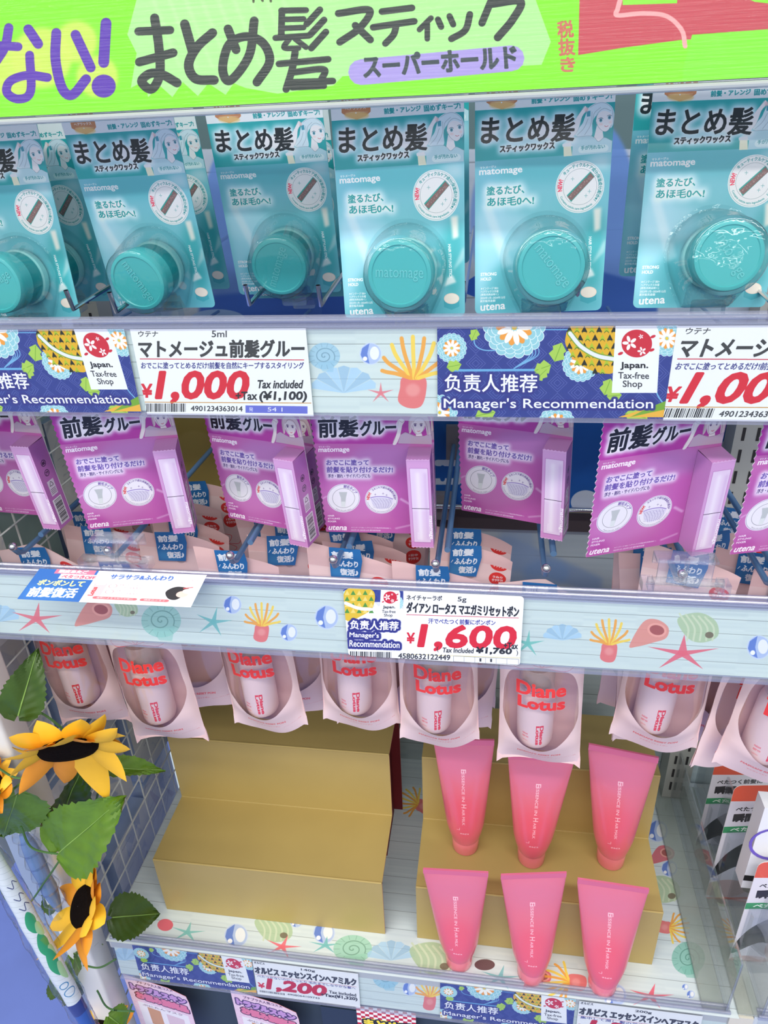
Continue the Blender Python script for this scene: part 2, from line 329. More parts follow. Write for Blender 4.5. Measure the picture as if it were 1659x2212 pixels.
def teal_card():
    p=TPOSE['4']; c=plane_cv(p[:3],rod(p[3:]),TW,TH,8600,(112,186,198)); c.crop(700,180,4.097)
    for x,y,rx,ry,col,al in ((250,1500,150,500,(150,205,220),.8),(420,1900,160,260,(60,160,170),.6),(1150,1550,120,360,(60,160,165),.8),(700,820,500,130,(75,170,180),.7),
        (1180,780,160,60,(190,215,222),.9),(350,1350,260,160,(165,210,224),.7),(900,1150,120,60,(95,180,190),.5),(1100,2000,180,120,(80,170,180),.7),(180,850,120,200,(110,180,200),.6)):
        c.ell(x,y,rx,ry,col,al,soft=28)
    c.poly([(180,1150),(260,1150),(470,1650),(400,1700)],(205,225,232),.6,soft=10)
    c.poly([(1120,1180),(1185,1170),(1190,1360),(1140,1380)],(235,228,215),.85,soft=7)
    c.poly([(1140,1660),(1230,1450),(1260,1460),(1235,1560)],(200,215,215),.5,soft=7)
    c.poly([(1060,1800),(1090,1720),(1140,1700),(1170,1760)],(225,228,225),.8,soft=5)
    c.poly([(60,333),(1245,250),(1245,690),(100,770)],(46,160,162))
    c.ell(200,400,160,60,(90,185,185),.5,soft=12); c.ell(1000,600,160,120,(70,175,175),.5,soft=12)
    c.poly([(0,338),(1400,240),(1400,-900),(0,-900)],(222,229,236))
    # award badge
    c.poly([(150,-60),(408,-60),(412,250),(372,288),(290,322),(200,292),(155,262)],(190,128,88)); c.ell(290,285,110,35,(225,190,120),.8,soft=4)
    c.text('No.1',(178,192),(372,180),70,(245,235,225),bold=5); c.text('ヘアワックス',(190,240),(370,226),26,(245,235,225),bold=1)
    c.stroke([(190,264),(385,252)],1.5,(240,225,200)); c.ell(282,262,6,6,(245,235,225))
    c.text('前髪・アレンジ',(534,272),(856,244),50,(40,148,150),bold=4); c.text('固めずキープ!',(888,250),(1208,224),54,(40,148,150),bold=4)
    # illustrated person
    hair=(200,219,226); sk=(231,226,226)
    c.poly(spline([(1020,300),(1080,262),(1150,256),(1210,290),(1238,350),(1240,430),(1215,480),(1200,400),(1120,350),(1060,420),(1062,540),(1000,560),(925,548),(935,500),(975,440),(990,390),(1005,340)],5,True),hair)
    c.poly(spline([(1095,370),(1140,332),(1200,345),(1226,400),(1222,452),(1195,500),(1160,510),(1115,475),(1088,425)],6,True),sk)
    c.poly([(1098,455),(1150,505),(1165,575),(1120,598),(1080,570)],sk)
    c.poly([(820,618),(900,560),(1060,548),(1120,596),(1170,560),(1238,590),(1238,690),(905,722),(905,640),(828,642)],(176,210,217))
    c.poly(spline([(985,288),(1002,330),(968,380),(945,480),(905,560),(878,560),(905,430),(945,350)],5,True),sk)
    c.poly([(816,622),(885,606),(900,640),(822,645)],(222,226,226)); c.poly([(828,642),(892,640),(906,722),(836,727)],(226,226,198))
    c.poly([(1003,335),(1035,330),(1037,378),(1008,382)],(74,150,168)); c.ell(1000,320,16,22,(236,190,190),.8,soft=2)
    ln=(95,120,132)
    for q in ([(1030,300),(1085,268),(1150,262),(1208,300),(1228,350)],[(1085,420),(1100,350),(1150,310),(1210,330)],[(1060,420),(1070,350),(1120,300)],[(1050,340),(1045,450),(1000,540)],[(1020,400),(990,480),(935,545)],
        [(1090,425),(1115,475),(1160,510),(1195,500),(1222,452)],[(1070,420),(1062,440),(1085,465)],[(900,562),(1060,550),(1120,598),(1170,562),(1236,592)],[(905,560),(948,480),(968,385),(1000,330)],[(880,558),(905,430),(945,350),(985,290)],[(1225,350),(1238,430),(1228,520)]): c.curve(q,2.6,ln,.8)
    for x,y in ((1128,412),(1200,388)): c.ell(x,y,13,17,(96,160,176)); c.ell(x,y,7,9,(60,105,120)); c.curve([(x-20,y-12),(x,y-22),(x+18,y-14)],4,(80,95,110))
    c.ell(1130,448,18,9,(240,190,185),.6,soft=3); c.ell(1210,430,12,8,(240,190,185),.6,soft=3)
    c.curve([(1163,460),(1178,468),(1194,460)],4,(190,90,100)); c.ell(1083,482,7,12,(50,150,165))
    c.stroke([(985,668),(1180,654)],62,(205,228,234)); c.text('手が汚れない',(978,672),(1180,656),36,(45,140,145),bold=1.5)
    # title
    c.text('まとめ髪',(136,622),(908,588),232,(38,46,50),bold=11,glow=((232,238,245),60,16),up=(-2,-232))
    c.text('スティックワックス',(300,694),(753,660),60,(32,40,44),bold=6,glow=((232,238,245),42,13))
    c.text('まとめ髪',(136,622),(908,588),232,(38,46,50),bold=11,up=(-2,-232))
    c.text('マトメージュ',(144,836),(276,822),20,(240,248,250),bold=1); c.text('matomage',(142,905),(497,880),63,(240,248,250),bold=4)
    for t_,a,b in (('塗るたび、',(215,1062),(525,1042)),('あほ毛0へ!',(226,1156),(612,1140))): c.text(t_,a,b,74,(40,150,152),glow=((236,243,247),46,18))
    for t_,a,b in (('塗るたび、',(215,1062),(525,1042)),('あほ毛0へ!',(226,1156),(612,1140))): c.text(t_,a,b,74,(34,150,150),bold=4)
    # round mark
    c.ell(992,990,206,228,(226,238,240)); c.ring(992,990,196,217,2,(40,140,140)); c.ring(992,990,142,157,2,(90,110,115))
    c.poly([(885,1065),(1070,858),(1110,902),(925,1122)],(40,155,145)); c.poly([(890,1078),(1074,868),(1106,906),(928,1110)],(126,98,96))
    for i in range(24): 
        t=i/24; c.ell(905+185*t+random.uniform(-12,12),1095-200*t+random.uniform(-14,14),5,5,(180,150,145),.6,soft=1)
    for x,y in ((925,922),(1075,1030),(1048,1068),(1045,912)): c.stroke([(x-14,y),(x+14,y)],2.5,(40,130,130)); c.stroke([(x,y-16),(x,y+16)],2.5,(40,130,130))
    c.arc('キューティクルケア成分(保湿成分)配合※1',992,990,152,-.98,2.25,36,(40,140,140),bold=1.5,ry=168)
    c.arc('NEW!',992,990,152,-1.78,-1.25,36,(225,50,80),bold=3,ry=168)
    c.arc('Contains cuticle care ingredients',992,990,186,4.25,2.45,22,(40,140,140),bold=.5,ry=205)
    c.text('HAIR STYLING STICK',(1098,1425),(1110,1730),24,(225,240,240),bold=1.5)
    c.text('STRONG',(213,1755),(343,1750),26,(240,248,250),bold=2.5); c.text('HOLD',(217,1796),(303,1792),26,(240,248,250),bold=2.5)
    for i,(t_,x1) in enumerate((('※インテージ SRI+',368),('ヘアワックス市場',370),('(男性用商品除く)',372),('2023年1月~2024年12月',428),('累計販売金額',350))): c.text(t_,(224,1874+27*i),(x1,1870+27*i),21,(232,244,248),bold=.4)
    c.text('utena',(234,2054),(436,2040),52,(244,250,252),bold=4)
    c.poly([(1060,1905),(1196,1900),(1198,1975),(1130,2005),(1062,1980)],(70,160,172)); c.ell(1129,1905,68,48,(228,208,192)); c.ell(1129,1905,60,41,(238,220,205))
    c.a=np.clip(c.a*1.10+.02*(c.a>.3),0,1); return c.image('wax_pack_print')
# ------------------------------------------------------------------ print: the glue pack card and its box (mauve)
PW,PH=.091,.135; PBW,PHB,PHT,PBD=.0175,.0826,.0793,.0181
def purple_card():
    p=PP_['D']; c=plane_cv(p[:3],rod(p[3:]),PW,PH,8000,(190,104,172)); c.crop(420,880,3.072)
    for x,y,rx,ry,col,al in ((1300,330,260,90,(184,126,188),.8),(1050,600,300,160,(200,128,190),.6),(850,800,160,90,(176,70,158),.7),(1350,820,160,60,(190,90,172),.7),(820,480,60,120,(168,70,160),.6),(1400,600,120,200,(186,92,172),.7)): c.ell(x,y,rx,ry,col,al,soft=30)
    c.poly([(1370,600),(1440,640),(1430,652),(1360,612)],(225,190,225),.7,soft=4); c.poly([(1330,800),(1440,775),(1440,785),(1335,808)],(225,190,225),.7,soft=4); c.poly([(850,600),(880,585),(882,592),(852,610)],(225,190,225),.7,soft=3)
    c.poly([(700,-600),(1700,-600),(1700,245),(700,240)],(178,60,158)); c.ell(830,110,50,120,(165,50,160),.5,soft=20)
    c.poly([(700,-600),(1700,-600),(1700,-52),(700,-56)],(226,226,232)); c.ell(950,-110,90,50,(222,186,110))
    sk=(233,225,224); hr=(214,196,198)
    c.poly(spline([(1420,110),(1430,70),(1470,40),(1530,45),(1560,90),(1572,170),(1575,200),(1548,195),(1530,120),(1500,90),(1450,100),(1440,160),(1425,170)],6,True),hr)
    c.poly(spline([(1440,110),(1470,80),(1515,85),(1530,120),(1522,150),(1495,175),(1470,178),(1448,150)],6,True),sk); c.poly([(1470,165),(1505,165),(1515,195),(1470,200)],sk)
    c.poly([(1350,240),(1370,180),(1400,165),(1470,190),(1520,190),(1575,175),(1578,245)],(190,170,190)); c.poly(spline([(1352,85),(1372,75),(1395,90),(1380,120),(1368,180),(1340,243),(1316,240),(1345,160),(1340,110)],5,True),sk)
    for q in ([(1425,165),(1428,80),(1475,42),(1530,48),(1560,95),(1572,190)],[(1448,120),(1460,160),(1480,178),(1510,165),(1528,125)],[(1450,100),(1480,70),(1520,80),(1545,130),(1550,190)],[(1372,180),(1400,165),(1470,192),(1530,188)],[(1352,85),(1345,160),(1318,238)],[(1380,120),(1368,180)],[(1356,86),(1380,100),(1392,88)]): c.curve(q,2,(120,90,110),.8)
    for x in (1465,1505): c.ell(x,118,7,9,(110,90,130)); c.curve([(x-11,112),(x,106),(x+11,110)],2.5,(90,60,80))
    c.curve([(1480,157),(1489,160),(1497,155)],3,(200,60,80))
    gl=((238,236,244),42,12)
    for k in (0,1):
        g=gl if k==0 else None
        c.text('前髪',(826,200),(1086,192),136,(30,32,38),bold=8,glow=g); c.text('グルー',(1104,188),(1338,178),96,(30,32,38),bold=7,glow=g)
    c.text('マトメージュ',(825,268),(900,266),11,(240,230,242),bold=.6); c.text('matomage',(824,306),(1028,303),35,(248,240,248),bold=2.5)
    for k in (0,1):
        for t_,a,b,h,bo,col in (('おでこに塗って',(876,383),(1155,383),36,2.4,(110,88,170)),('前髪を貼り付けるだけ!',(878,432),(1316,433),38,2.4,(110,88,170)),('浮き・割れ・サイドバングにも',(886,468),(1166,467),25,1,(95,75,130))):
            c.text(t_,a,b,h,col,bold=bo,glow=((232,220,240),30,12) if k==0 else None)
    for cx,cy in ((990,602),(1241,610)): c.ell(cx,cy,109,95,(234,232,240)); c.ring(cx,cy,104,90,1.6,(110,90,150))
    c.ring(990,602,74,64,1.8,(110,110,120)); c.poly([(958,562),(1014,562),(1005,600),(1000,655),(975,655),(972,600)],(190,196,198)); c.poly([(975,625),(1000,625),(1002,660),(974,660)],(220,226,226))
    c.arc('刷毛タイプ',990,602,78,.0,1.15,22,(110,85,160),bold=1,ry=68); c.arc('Paint brush type',990,602,98,3.7,2.6,8,(100,90,110),ry=86)
    c.poly(spline([(1168,600),(1210,592),(1270,594),(1315,608),(1312,640),(1280,668),(1230,676),(1190,655)],5,True),(222,220,238))
    c.curve([(1168,600),(1210,592),(1270,594),(1316,608)],5,(150,130,200))
    for i in range(7): c.curve([(1170+i*20,605),(1200+i*18,640),(1215+i*12,672)],1.2,(130,120,170)); c.curve([(1175+i*2,610+i*9),(1240,606+i*10),(1310-i*3,616+i*8)],1.2,(130,120,170))
    for x,y in ((1200,578),(1252,572),(1275,582)): c.stroke([(x-6,y),(x+6,y)],1.8,(110,90,150)); c.stroke([(x,y-6),(x,y+6)],1.8,(110,90,150))
    c.arc('スキンケア成分(保湿成分)配合*',1241,610,80,-.75,1.6,18,(110,90,150),bold=.8,ry=70); c.arc('NEW!',1241,610,80,-1.6,-1.0,18,(215,60,60),bold=1.8,ry=70); c.arc('Contains skincare and moisturizing ingredients',1241,610,98,4.5,1.9,8,(100,90,130),ry=86)
    for i,t_ in enumerate(('HAIR','STYLING','FIXER')): c.text(t_,(886,724+19*i),(886+(42,78,56)[i],724+19*i),10,(240,225,240),bold=1)
    c.text('utena',(894,813),(1013,815),28,(250,242,250),bold=2.4)
    c.text('※インテージ SRI+ ヘアワックス市場(男性用商品除く)',(1042,802),(1305,807),9,(230,205,230),bold=.3); c.text('2023年1月~2024年12月 累計販売金額',(1042,818),(1235,822),9,(230,205,230),bold=.3)
    return c.image('glue_pack_print')
def box_front():
    c=local_cv(PBW,PHT,9000,(208,158,206)); W,H=PBW*1000,PHT*1000
    c.poly([(0,0),(W,0),(W,6),(0,6)],(205,140,198)); c.poly([(2,4),(W-1.6,4),(W-1.6,H-7),(2,H-7)],(186,128,184)); 
    c.poly([(2.4,5),(W-2,5),(W-2,H-7.4),(2.4,H-7.4)],(222,198,226)); c.poly([(2.6,34),(W-2,34),(W-2,H-8),(2.6,H-8)],(226,206,230))
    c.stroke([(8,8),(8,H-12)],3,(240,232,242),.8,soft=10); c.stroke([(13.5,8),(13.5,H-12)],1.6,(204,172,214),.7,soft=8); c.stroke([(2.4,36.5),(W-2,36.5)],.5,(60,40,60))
    c.text('matomage',(13.6,8),(13.6,28),3.0,(245,240,248),bold=.15,up=(3,0)) if False else c.text('matomage',(14.4,30),(14.4,8),3.0,(248,243,250),bold=.2,up=(3.0,0))
    c.text('FIXER',(5.2,14),(5.2,7),1.2,(240,230,244),up=(1.2,0)); return c.image('glue_box_front')
def box_side():
    c=local_cv(PBD,PHT,8000,(176,104,170)); W,H=PBD*1000,PHT*1000
    c.poly([(0,0),(W,0),(W,H),(0,H)],(182,110,178)); c.ell(9,H,14,18,(170,100,176),.8,soft=30)
    for y,t_ in ((60,'紙'),(51,'プラ')): c.ring(9,y,2.6,2.6,.6,(60,40,70)); c.text(t_,(7.4,y-1.3),(10.6,y-1.3),2.6,(60,40,70),bold=.3)
    c.poly([(5,30),(13,30),(13,44),(5,44)],(215,200,218)); c.curve([(7,39),(9,42.5),(11,39),(7,39)],.5,(60,60,60)); 
    for i in range(4): c.stroke([(6,36-i*1.4),(12,36-i*1.4)],.5,(110,90,110))
    c.poly([(3.4,3),(14.5,3),(14.5,27),(3.4,27)],(228,222,228)); y=4.
    r=random.Random(3)
    while y<26: h=r.choice((.3,.5,.8)); c.poly([(5,y),(13.6,y),(13.6,y+h),(5,y+h)],(40,35,45)); y+=h+r.choice((.3,.5,.7))
    return c.image('glue_box_side')
# ------------------------------------------------------------------ print: sea motifs for strips and shelf paper (x,y in photo pixels)
def starfish(c,x,y,r,col,rot=0,sq=.8,w=None):
    w=w or r*.13
    for i in range(5):
        a=rot+i*2*math.pi/5; tx,ty=x+math.sin(a)*r,y-math.cos(a)*r*sq; nx,ny=math.cos(a)*w,math.sin(a)*w*sq
        c.poly([(x-nx,y-ny),(tx,ty),(x+nx,y+ny),(x-math.sin(a)*w,y+math.cos(a)*w*sq)],col,.9)
def shell_spiral(c,x,y,r,col,sq=.85):
    c.ell(x,y,r,r*sq,col,.75); c.poly([(x-r*.5,y+r*.5*sq),(x+r*.7,y+r*.3*sq),(x+r*.55,y+r*1.2*sq),(x-r*.1,y+r*1.15*sq)],col,.6)
    d=tuple(int(v*.8) for v in col)
    for i in range(14):
        a=i*2*math.pi/14; c.stroke([(x+math.cos(a)*r*.68,y+math.sin(a)*r*.68*sq),(x+math.cos(a)*r*.97,y+math.sin(a)*r*.97*sq)],r*.03,d,.6)
    t=np.linspace(.2,13,60); c.stroke(np.c_[x+np.cos(t)*t/13*r*.68,y+np.sin(t)*t/13*r*.68*sq],r*.055,d,.9)
def marble(c,x,y,r):
    c.ell(x,y,r,r,(205,218,240),.8); c.ell(x,y,r*.92,r*.92,(170,190,232),.7); c.poly([(x-r*.1,y-r*.95),(x-r*.75,y-r*.5),(x-r*.9,y+r*.1),(x-r*.6,y+r*.65),(x-r*.1,y+r*.9),(x-r*.3,y)],(98,128,205),.9)
    c.ell(x+r*.35,y-r*.05,r*.42,r*.6,(244,246,244),.9); c.ell(x-r*.5,y+r*.45,r*.2,r*.2,(255,255,255),.95)
def coral(c,x,y,r,rot=0,body=(228,120,120)):
    cs,sn=math.cos(rot),math.sin(rot); T=lambda q:[(x+(a*cs-b*sn)*r,y+(a*sn+b*cs)*r) for a,b in q]
    c.poly(spline(T([(-.35,.05),(.3,.05),(.36,.5),(.2,.95),(-.2,1.0),(-.5,.8),(-.45,.4)]),6,True),body,.95)
    c.ell(*T([(-.05,.45)])[0],r*.22,r*.2,(240,170,165),.6,soft=3)
    for i,(a,b) in enumerate(((-.95,-.55),(-.7,-.95),(-.4,-1.15),(-.05,-1.2),(.3,-1.15),(.6,-1.0),(.9,-.6),(1.0,-.15),(-1.0,-.15))):
        c.curve(T([(a*.12,.08),(a*.55,b*.35),(a*.85,b*.7),(a,b)]),r*.12,(246,212,90) if i%2 else (240,168,76),.95)
def conch(c,x,y,r,sg=1,col=(226,142,130)):
    c.poly(spline([(x-sg*r,y+r*.7),(x-sg*r*.3,y-r*.5),(x+sg*r*.4,y-r*.65),(x+sg*r,y-r*.25),(x+sg*r*.9,y+r*.3),(x+sg*r*.2,y+r*.55),(x-sg*r*.6,y+r*.75)],6,True),col,.85)
    c.ell(x+sg*r*.42,y-r*.1,r*.5,r*.36,(238,170,158),.9,rot=.2*sg); c.ell(x+sg*r*.42,y-r*.1,r*.38,r*.25,(168,92,90),.95,rot=.2*sg)
def fan(c,x,y,r,col=(150,190,220),rot=0):
    for i in range(7):
        a=rot-1.2+i*.4; c.poly([(x,y),(x+math.sin(a-.19)*r,y-math.cos(a-.19)*r*.8),(x+math.sin(a)*r*1.06,y-math.cos(a)*r*.85),(x+math.sin(a+.19)*r,y-math.cos(a+.19)*r*.8)],col if i%2 else tuple(min(255,v+18) for v in col),.75)
def urchin(c,x,y,r,sg=1):
    c.poly(spline([(x-r,y-r*.5),(x,y-r*.8),(x+r*.8,y-r*.4),(x+r*.9,y+r*.3),(x+r*.2,y+r*.6),(x-r*.5,y+r*.4)],6,True),(176,200,160),.85)
    for i in range(5): c.curve([(x-r*.9+i*r*.3,y-r*.75+i*r*.04),(x-r*.5+i*r*.3,y-r*.1),(x-r*.55+i*r*.3,y+r*.5)],r*.09,(208,220,190),.9)
    c.ell(x+r*.5*sg,y+r*.25,r*.2,r*.15,(120,110,90),.9)
def planks(c,ys,wood=True):
    """ys in metres from the bottom of the canvas: board joints"""
    H,W=c.H,c.W; r=np.random.default_rng(5); n=r.standard_normal((H//2+2,W//160+3)); n=np.repeat(np.repeat(n,2,0),160,1)[:H,:W]; n=blur(n,3)
    c.a+=(n*.022)[...,None].astype(np.float32)*np.array([1,.9,.7],np.float32)
    for y in ys:
        k=int(H-y)
        if 1<k<H-2: c.a[k:k+2]*=.76; c.a[k-1:k]*=.93; c.a[k+2:k+4]*=1.02
def strip(T,Rm,wd,ht,paint,ppm=4200):
    c=plane_cv(T,Rm,wd,ht,ppm,(208,223,221)); planks(c,[c.H*f for f in (.2,.42,.62,.83)]); paint(c); return c.image('strip_print')
def strip1(c): coral(c,895,812,70); fan(c,742,850,70); marble(c,800,765,24); shell_spiral(c,700,770,34,(150,196,220)); starfish(c,822,850,30,(226,130,140))
def strip2(c):
    fan(c,-5,1345,45); starfish(c,77,1338,58,(230,120,130),.1,.62); conch(c,200,1322,40,1); shell_spiral(c,347,1342,43,(150,205,195)); urchin(c,272,1318,26); starfish(c,460,1345,42,(120,190,190),.2)
    marble(c,501,1308,20); marble(c,623,1368,19); coral(c,566,1350,38); starfish(c,1140,1392,38,(120,195,185),.1); coral(c,1318,1390,42); conch(c,1402,1367,42,1); urchin(c,1510,1362,46); starfish(c,1475,1413,82,(228,110,125),.05,.5)
    marble(c,705,1335,26); fan(c,1215,1385,42); marble(c,1640,1400,26)
def strip3(c):
    fan(c,270,2075,34); shell_spiral(c,835,2110,30,(150,200,220)); marble(c,885,2135,16); coral(c,930,2150,32); fan(c,1550,2200,30)
def shelf_paper():
    c=plane_cv((-.42,-.004,-.8115),np.array([[1,0,0],[0,0,1],[0,1,0]]).T,.69,.31,3600,(214,226,228))
    planks(c,[c.H*f for f in (.03,.1,.17,.24,.31,.38,.46,.54,.62,.7,.79,.88)])
    c.ell(357,1998,17,13,(226,110,122)); starfish(c,405,2014,40,(130,196,190),.2,.6); marble(c,510,2021,26); urchin(c,592,2010,42); starfish(c,610,2045,42,(236,110,122),.3,.62); marble(c,700,2015,24); starfish(c,703,2042,40,(120,190,190),.1,.5)
    marble(c,640,1990,14); shell_spiral(c,762,2050,42,(150,206,180),.72); fan(c,845,2075,52); urchin(c,935,2075,50); c.ell(1047,2084,22,12,(110,80,85)); starfish(c,1080,2112,46,(130,190,195),.2,.62); conch(c,1160,2112,30,1,(226,100,110)); coral(c,1225,2120,42,-1.6)
    marble(c,1328,2150,26); starfish(c,1405,2152,52,(236,100,120),.2,.55); shell_spiral(c,1487,2070,36,(126,190,172),1.0); coral(c,1450,2005,32,1.6); urchin(c,1430,1925,42); marble(c,1420,1795,24); conch(c,1428,1845,28,1,(216,100,112)); marble(c,1446,1876,18); marble(c,1480,2132,7); marble(c,1492,2148,9)
    coral(c,900,1735,32,-1.2); c.ell(1330,1760,60,30,(180,205,215),.6,soft=5); fan(c,1600,1900,40); shell_spiral(c,1600,2060,34,(126,190,172))
    return c.image('shelf_paper_print')
# ------------------------------------------------------------------ print: shelf edge cards
def flower(c,x,y,r,half=False):
    for k,(q,n) in enumerate(((1.0,18),(.84,16),(.68,12))):
        for i in range(n):
            a=2*math.pi*i/n+k*.2; c.ell(x+math.cos(a)*r*q*.86,y+math.sin(a)*r*q*.86,r*.2,r*.2,(150,206,216)); c.ring(x+math.cos(a)*r*q*.86,y+math.sin(a)*r*q*.86,r*.19,r*.19,r*.022,(225,242,245))
    c.ell(x,y,r*.62,r*.62,(150,206,216))
    for i in range(9): a=2*math.pi*i/9+.35; c.ell(x+math.cos(a)*r*.38,y+math.sin(a)*r*.38,r*.24,r*.13,(240,160,70),rot=a)
    for i in range(9): a=2*math.pi*i/9; c.ell(x+math.cos(a)*r*.36,y+math.sin(a)*r*.36,r*.25,r*.1,(250,248,238),rot=a)
    c.ell(x,y,r*.09,r*.09,(240,200,60))
def leaf2(c,x,y,r,a):
    cs,sn=math.cos(a),math.sin(a); c.poly([(x+(u*cs-v*sn)*r,y+(u*sn+v*cs)*r) for u,v in ((0,0),(.3,-.45),(.6,-.3),(.75,-.4),(1.1,0),(.75,.4),(.6,.3),(.3,.45))],(170,208,90)); c.stroke([(x,y),(x+cs*r,y+sn*r)],r*.04,(120,170,60))
def manager_art(c,k=1.,ox=0,oy=0):
    """cloth-pattern ground in the coordinates of the complete card (crop 830,680 x2); k,ox,oy place it elsewhere"""
    P=lambda x,y:(ox+x*k,oy+y*k)
    c.poly([P(200,20),P(1290,20),P(1290,460),P(200,460)],(54,68,142))
    for i in range(-2,26):
        for j in range(-1,6):
            x,y=220+i*88,40+j*84+(42 if i%2 else 0)
            for r in (40,28,15): c.stroke([P(x-r*1.05,y),P(x,y-r),P(x+r*1.05,y),P(x,y+r)],2*k,(112,122,190),.7,closed=True)
    for r in (34,48,62,76): c.curve([P(560,110),P(560+r*1.2,130),P(600+r*.8,175),P(560,230)],4*k,(120,180,222))
    c.stroke([P(300,238),P(690,236)],10*k,(110,175,220)); c.stroke([P(640,62),P(800,62)],5*k,(110,175,220)); c.curve([P(400,60),P(390,120),P(430,150),P(520,150)],5*k,(120,180,222)); c.curve([P(1180,250),P(1175,330),P(1210,390)],6*k,(120,180,222))
    for x,y,r in ((292,142,62),(562,52,128),(846,210,74),(1220,100,74),(240,420,74),(745,470,76)): flower(c,*P(x,y),r*k)
    for x,y,r,a in ((735,200,80,-1.2),(720,215,70,2.8),(700,235,60,2.4),(270,225,60,-.2),(950,345,70,-1.2),(960,350,60,-.1),(400,60,50,2),(395,435,80,-.2),(1040,425,90,.2)): leaf2(c,*P(x,y),r*k,a)
    c.poly(spline([P(820,40),P(990,38),P(1000,230),P(930,248),P(850,215),P(795,150),P(782,100)],6,True),(226,178,48))
    for i in range(7):
        for j in range(6):
            x,y=800+i*32+(14 if j%2 else 0),62+j*36
            if (x-920)**2/150**2+(y-110)**2/135**2<1: c.poly([P(x,y-16),P(x+13,y+10),P(x-13,y+10)],(176,196,52) if (i+j)%2 else (38,42,40)); c.curve([P(x-10,y+14),P(x,y+5),P(x+10,y+14)],2*k,(40,60,40))
    c.curve([P(802,78),P(850,135),P(920,175),P(998,190)],26*k,(122,160,60)); c.curve([P(802,78),P(850,135),P(920,175),P(998,190)],17*k,(232,236,238))
    c.poly([P(1010,440),P(1120,405),P(1240,375),P(1240,440)],(235,180,70)); c.poly([P(1060,440),P(1150,395),P(1240,360),P(1240,400)],(120,170,60))
def taxfree(c,k,ox,oy,txt=True):
    P=lambda x,y:(ox+x*k,oy+y*k)
    c.poly([P(1000,20),P(1165,20),P(1188,80),P(1188,150),P(1178,335),P(982,335),P(990,200)],(240,243,246))
    c.ell(*P(1090,122),66*k,60*k,(205,48,66))
    for x,y,r in ((1060,120,30),(1112,155,18),(1108,92,10)):
        for i in range(5): a=i*2*math.pi/5-.3; c.ell(P(x,y)[0]+math.sin(a)*r*.62*k,P(x,y)[1]-math.cos(a)*r*.62*k,r*.46*k,r*.24*k,(248,248,250),rot=a-math.pi/2)
    for x,y in ((1160,92),(1020,165),(1155,150)): c.ell(*P(x,y),12*k,6*k,(205,48,66),rot=-.4)
    if txt:
        c.text('Japan.',P(1020,235),P(1138,235),32*k,(40,42,48),bold=2.5*k); c.text('Tax-free',P(1010,273),P(1142,275),28*k,(60,62,68),bold=1*k); c.text('Shop',P(1030,318),P(1113,318),36*k,(60,62,68),bold=1*k)
def manager_words(c,k,ox,oy,a,b,ha,hb,one=True):
    P=lambda x,y:(ox+x*k,oy+y*k)
    for kk in (0,1):
        g=((54,58,134),22*k,2) if kk==0 else None
        c.text(a[0],P(*a[1]),P(*a[2]),ha*k,(245,247,252),bold=2*k,glow=g)
        for t_ in b: c.text(t_[0],P(*t_[1]),P(*t_[2]),hb*k,(245,247,252),bold=1*k,glow=g)
def manager_card():
    A=onY(830+225/2,0,0)[0]; x0=onY(945,800,0)[0]; x1=onY(1449,800,0)[0]
    c=plane_cv((x0,0,-.1676),np.eye(3),x1-x0,.0590,9000); c.crop(830,680,2.001); manager_art(c); taxfree(c,1,0,0)
    manager_words(c,1,0,0,('负责人推荐',(262,330),(660,332)),[("Manager's Recommendation",(258,412),(1160,414))],76,54); return c.image('manager_card'),x0,x1
def barcode(c,x0,x1,y0,y1,sl=0):
    r=random.Random(9); x=x0
    while x<x1: w_=r.choice((1.5,2.5,4,5)); c.poly([(x,y0+sl*(x-x0)),(x+w_,y0+sl*(x-x0)),(x+w_,y1+sl*(x-x0)),(x,y1+sl*(x-x0))],(40,42,44)); x+=w_+r.choice((2,3,4))
def price_card():
    x0=onY(301,800,0)[0]; x1=onY(670,800,0)[0]; c=plane_cv((x0,0,-.1683),np.eye(3),x1-x0,.0595,9000,(238,241,243)); c.crop(0,680,1.9988)
    c.text('ウテナ',(602,92),(686,92),24,(70,72,76),bold=1); c.text('5ml',(918,94),(982,94),28,(70,72,76),bold=1)
    c.text('マトメージュ前髪グルー',(604,182),(1315,180),74,(66,68,70),bold=5.5); c.stroke([(610,188),(1314,192)],4,(200,70,90))
    c.text('おでこに塗ってとめるだけ!前髪を自然にキープするスタイリング',(614,230),(1314,230),28,(58,60,130),bold=1.2)
    c.text('¥',(616,353),(660,353),56,(214,50,66),bold=5); c.text('1,000',(676,374),(1062,374),130,(214,48,64),bold=13,shear=.16)
    c.text('Tax included',(1112,314),(1306,314),34,(52,54,58),bold=2.5,shear=.15); c.text('+Tax',(1022,364),(1112,364),34,(52,54,58),bold=2.5); c.text('(¥1,100)',(1122,374),(1324,374),46,(52,54,58),bold=4,shear=.1)
    c.stroke([(600,374),(1345,378)],3.5,(200,150,80)); barcode(c,628,806,380,416); c.text('4901234363014',(828,412),(1050,414),22,(60,62,66),bold=1.2)
    c.poly([(1063,388),(1330,392),(1330,424),(1063,420)],(108,116,206)); c.text('発',(1078,414),(1096,414),18,(235,236,250)); c.text('54 1',(1158,414),(1222,415),18,(235,236,250)); return c.image('price_card_1000'),x0,x1
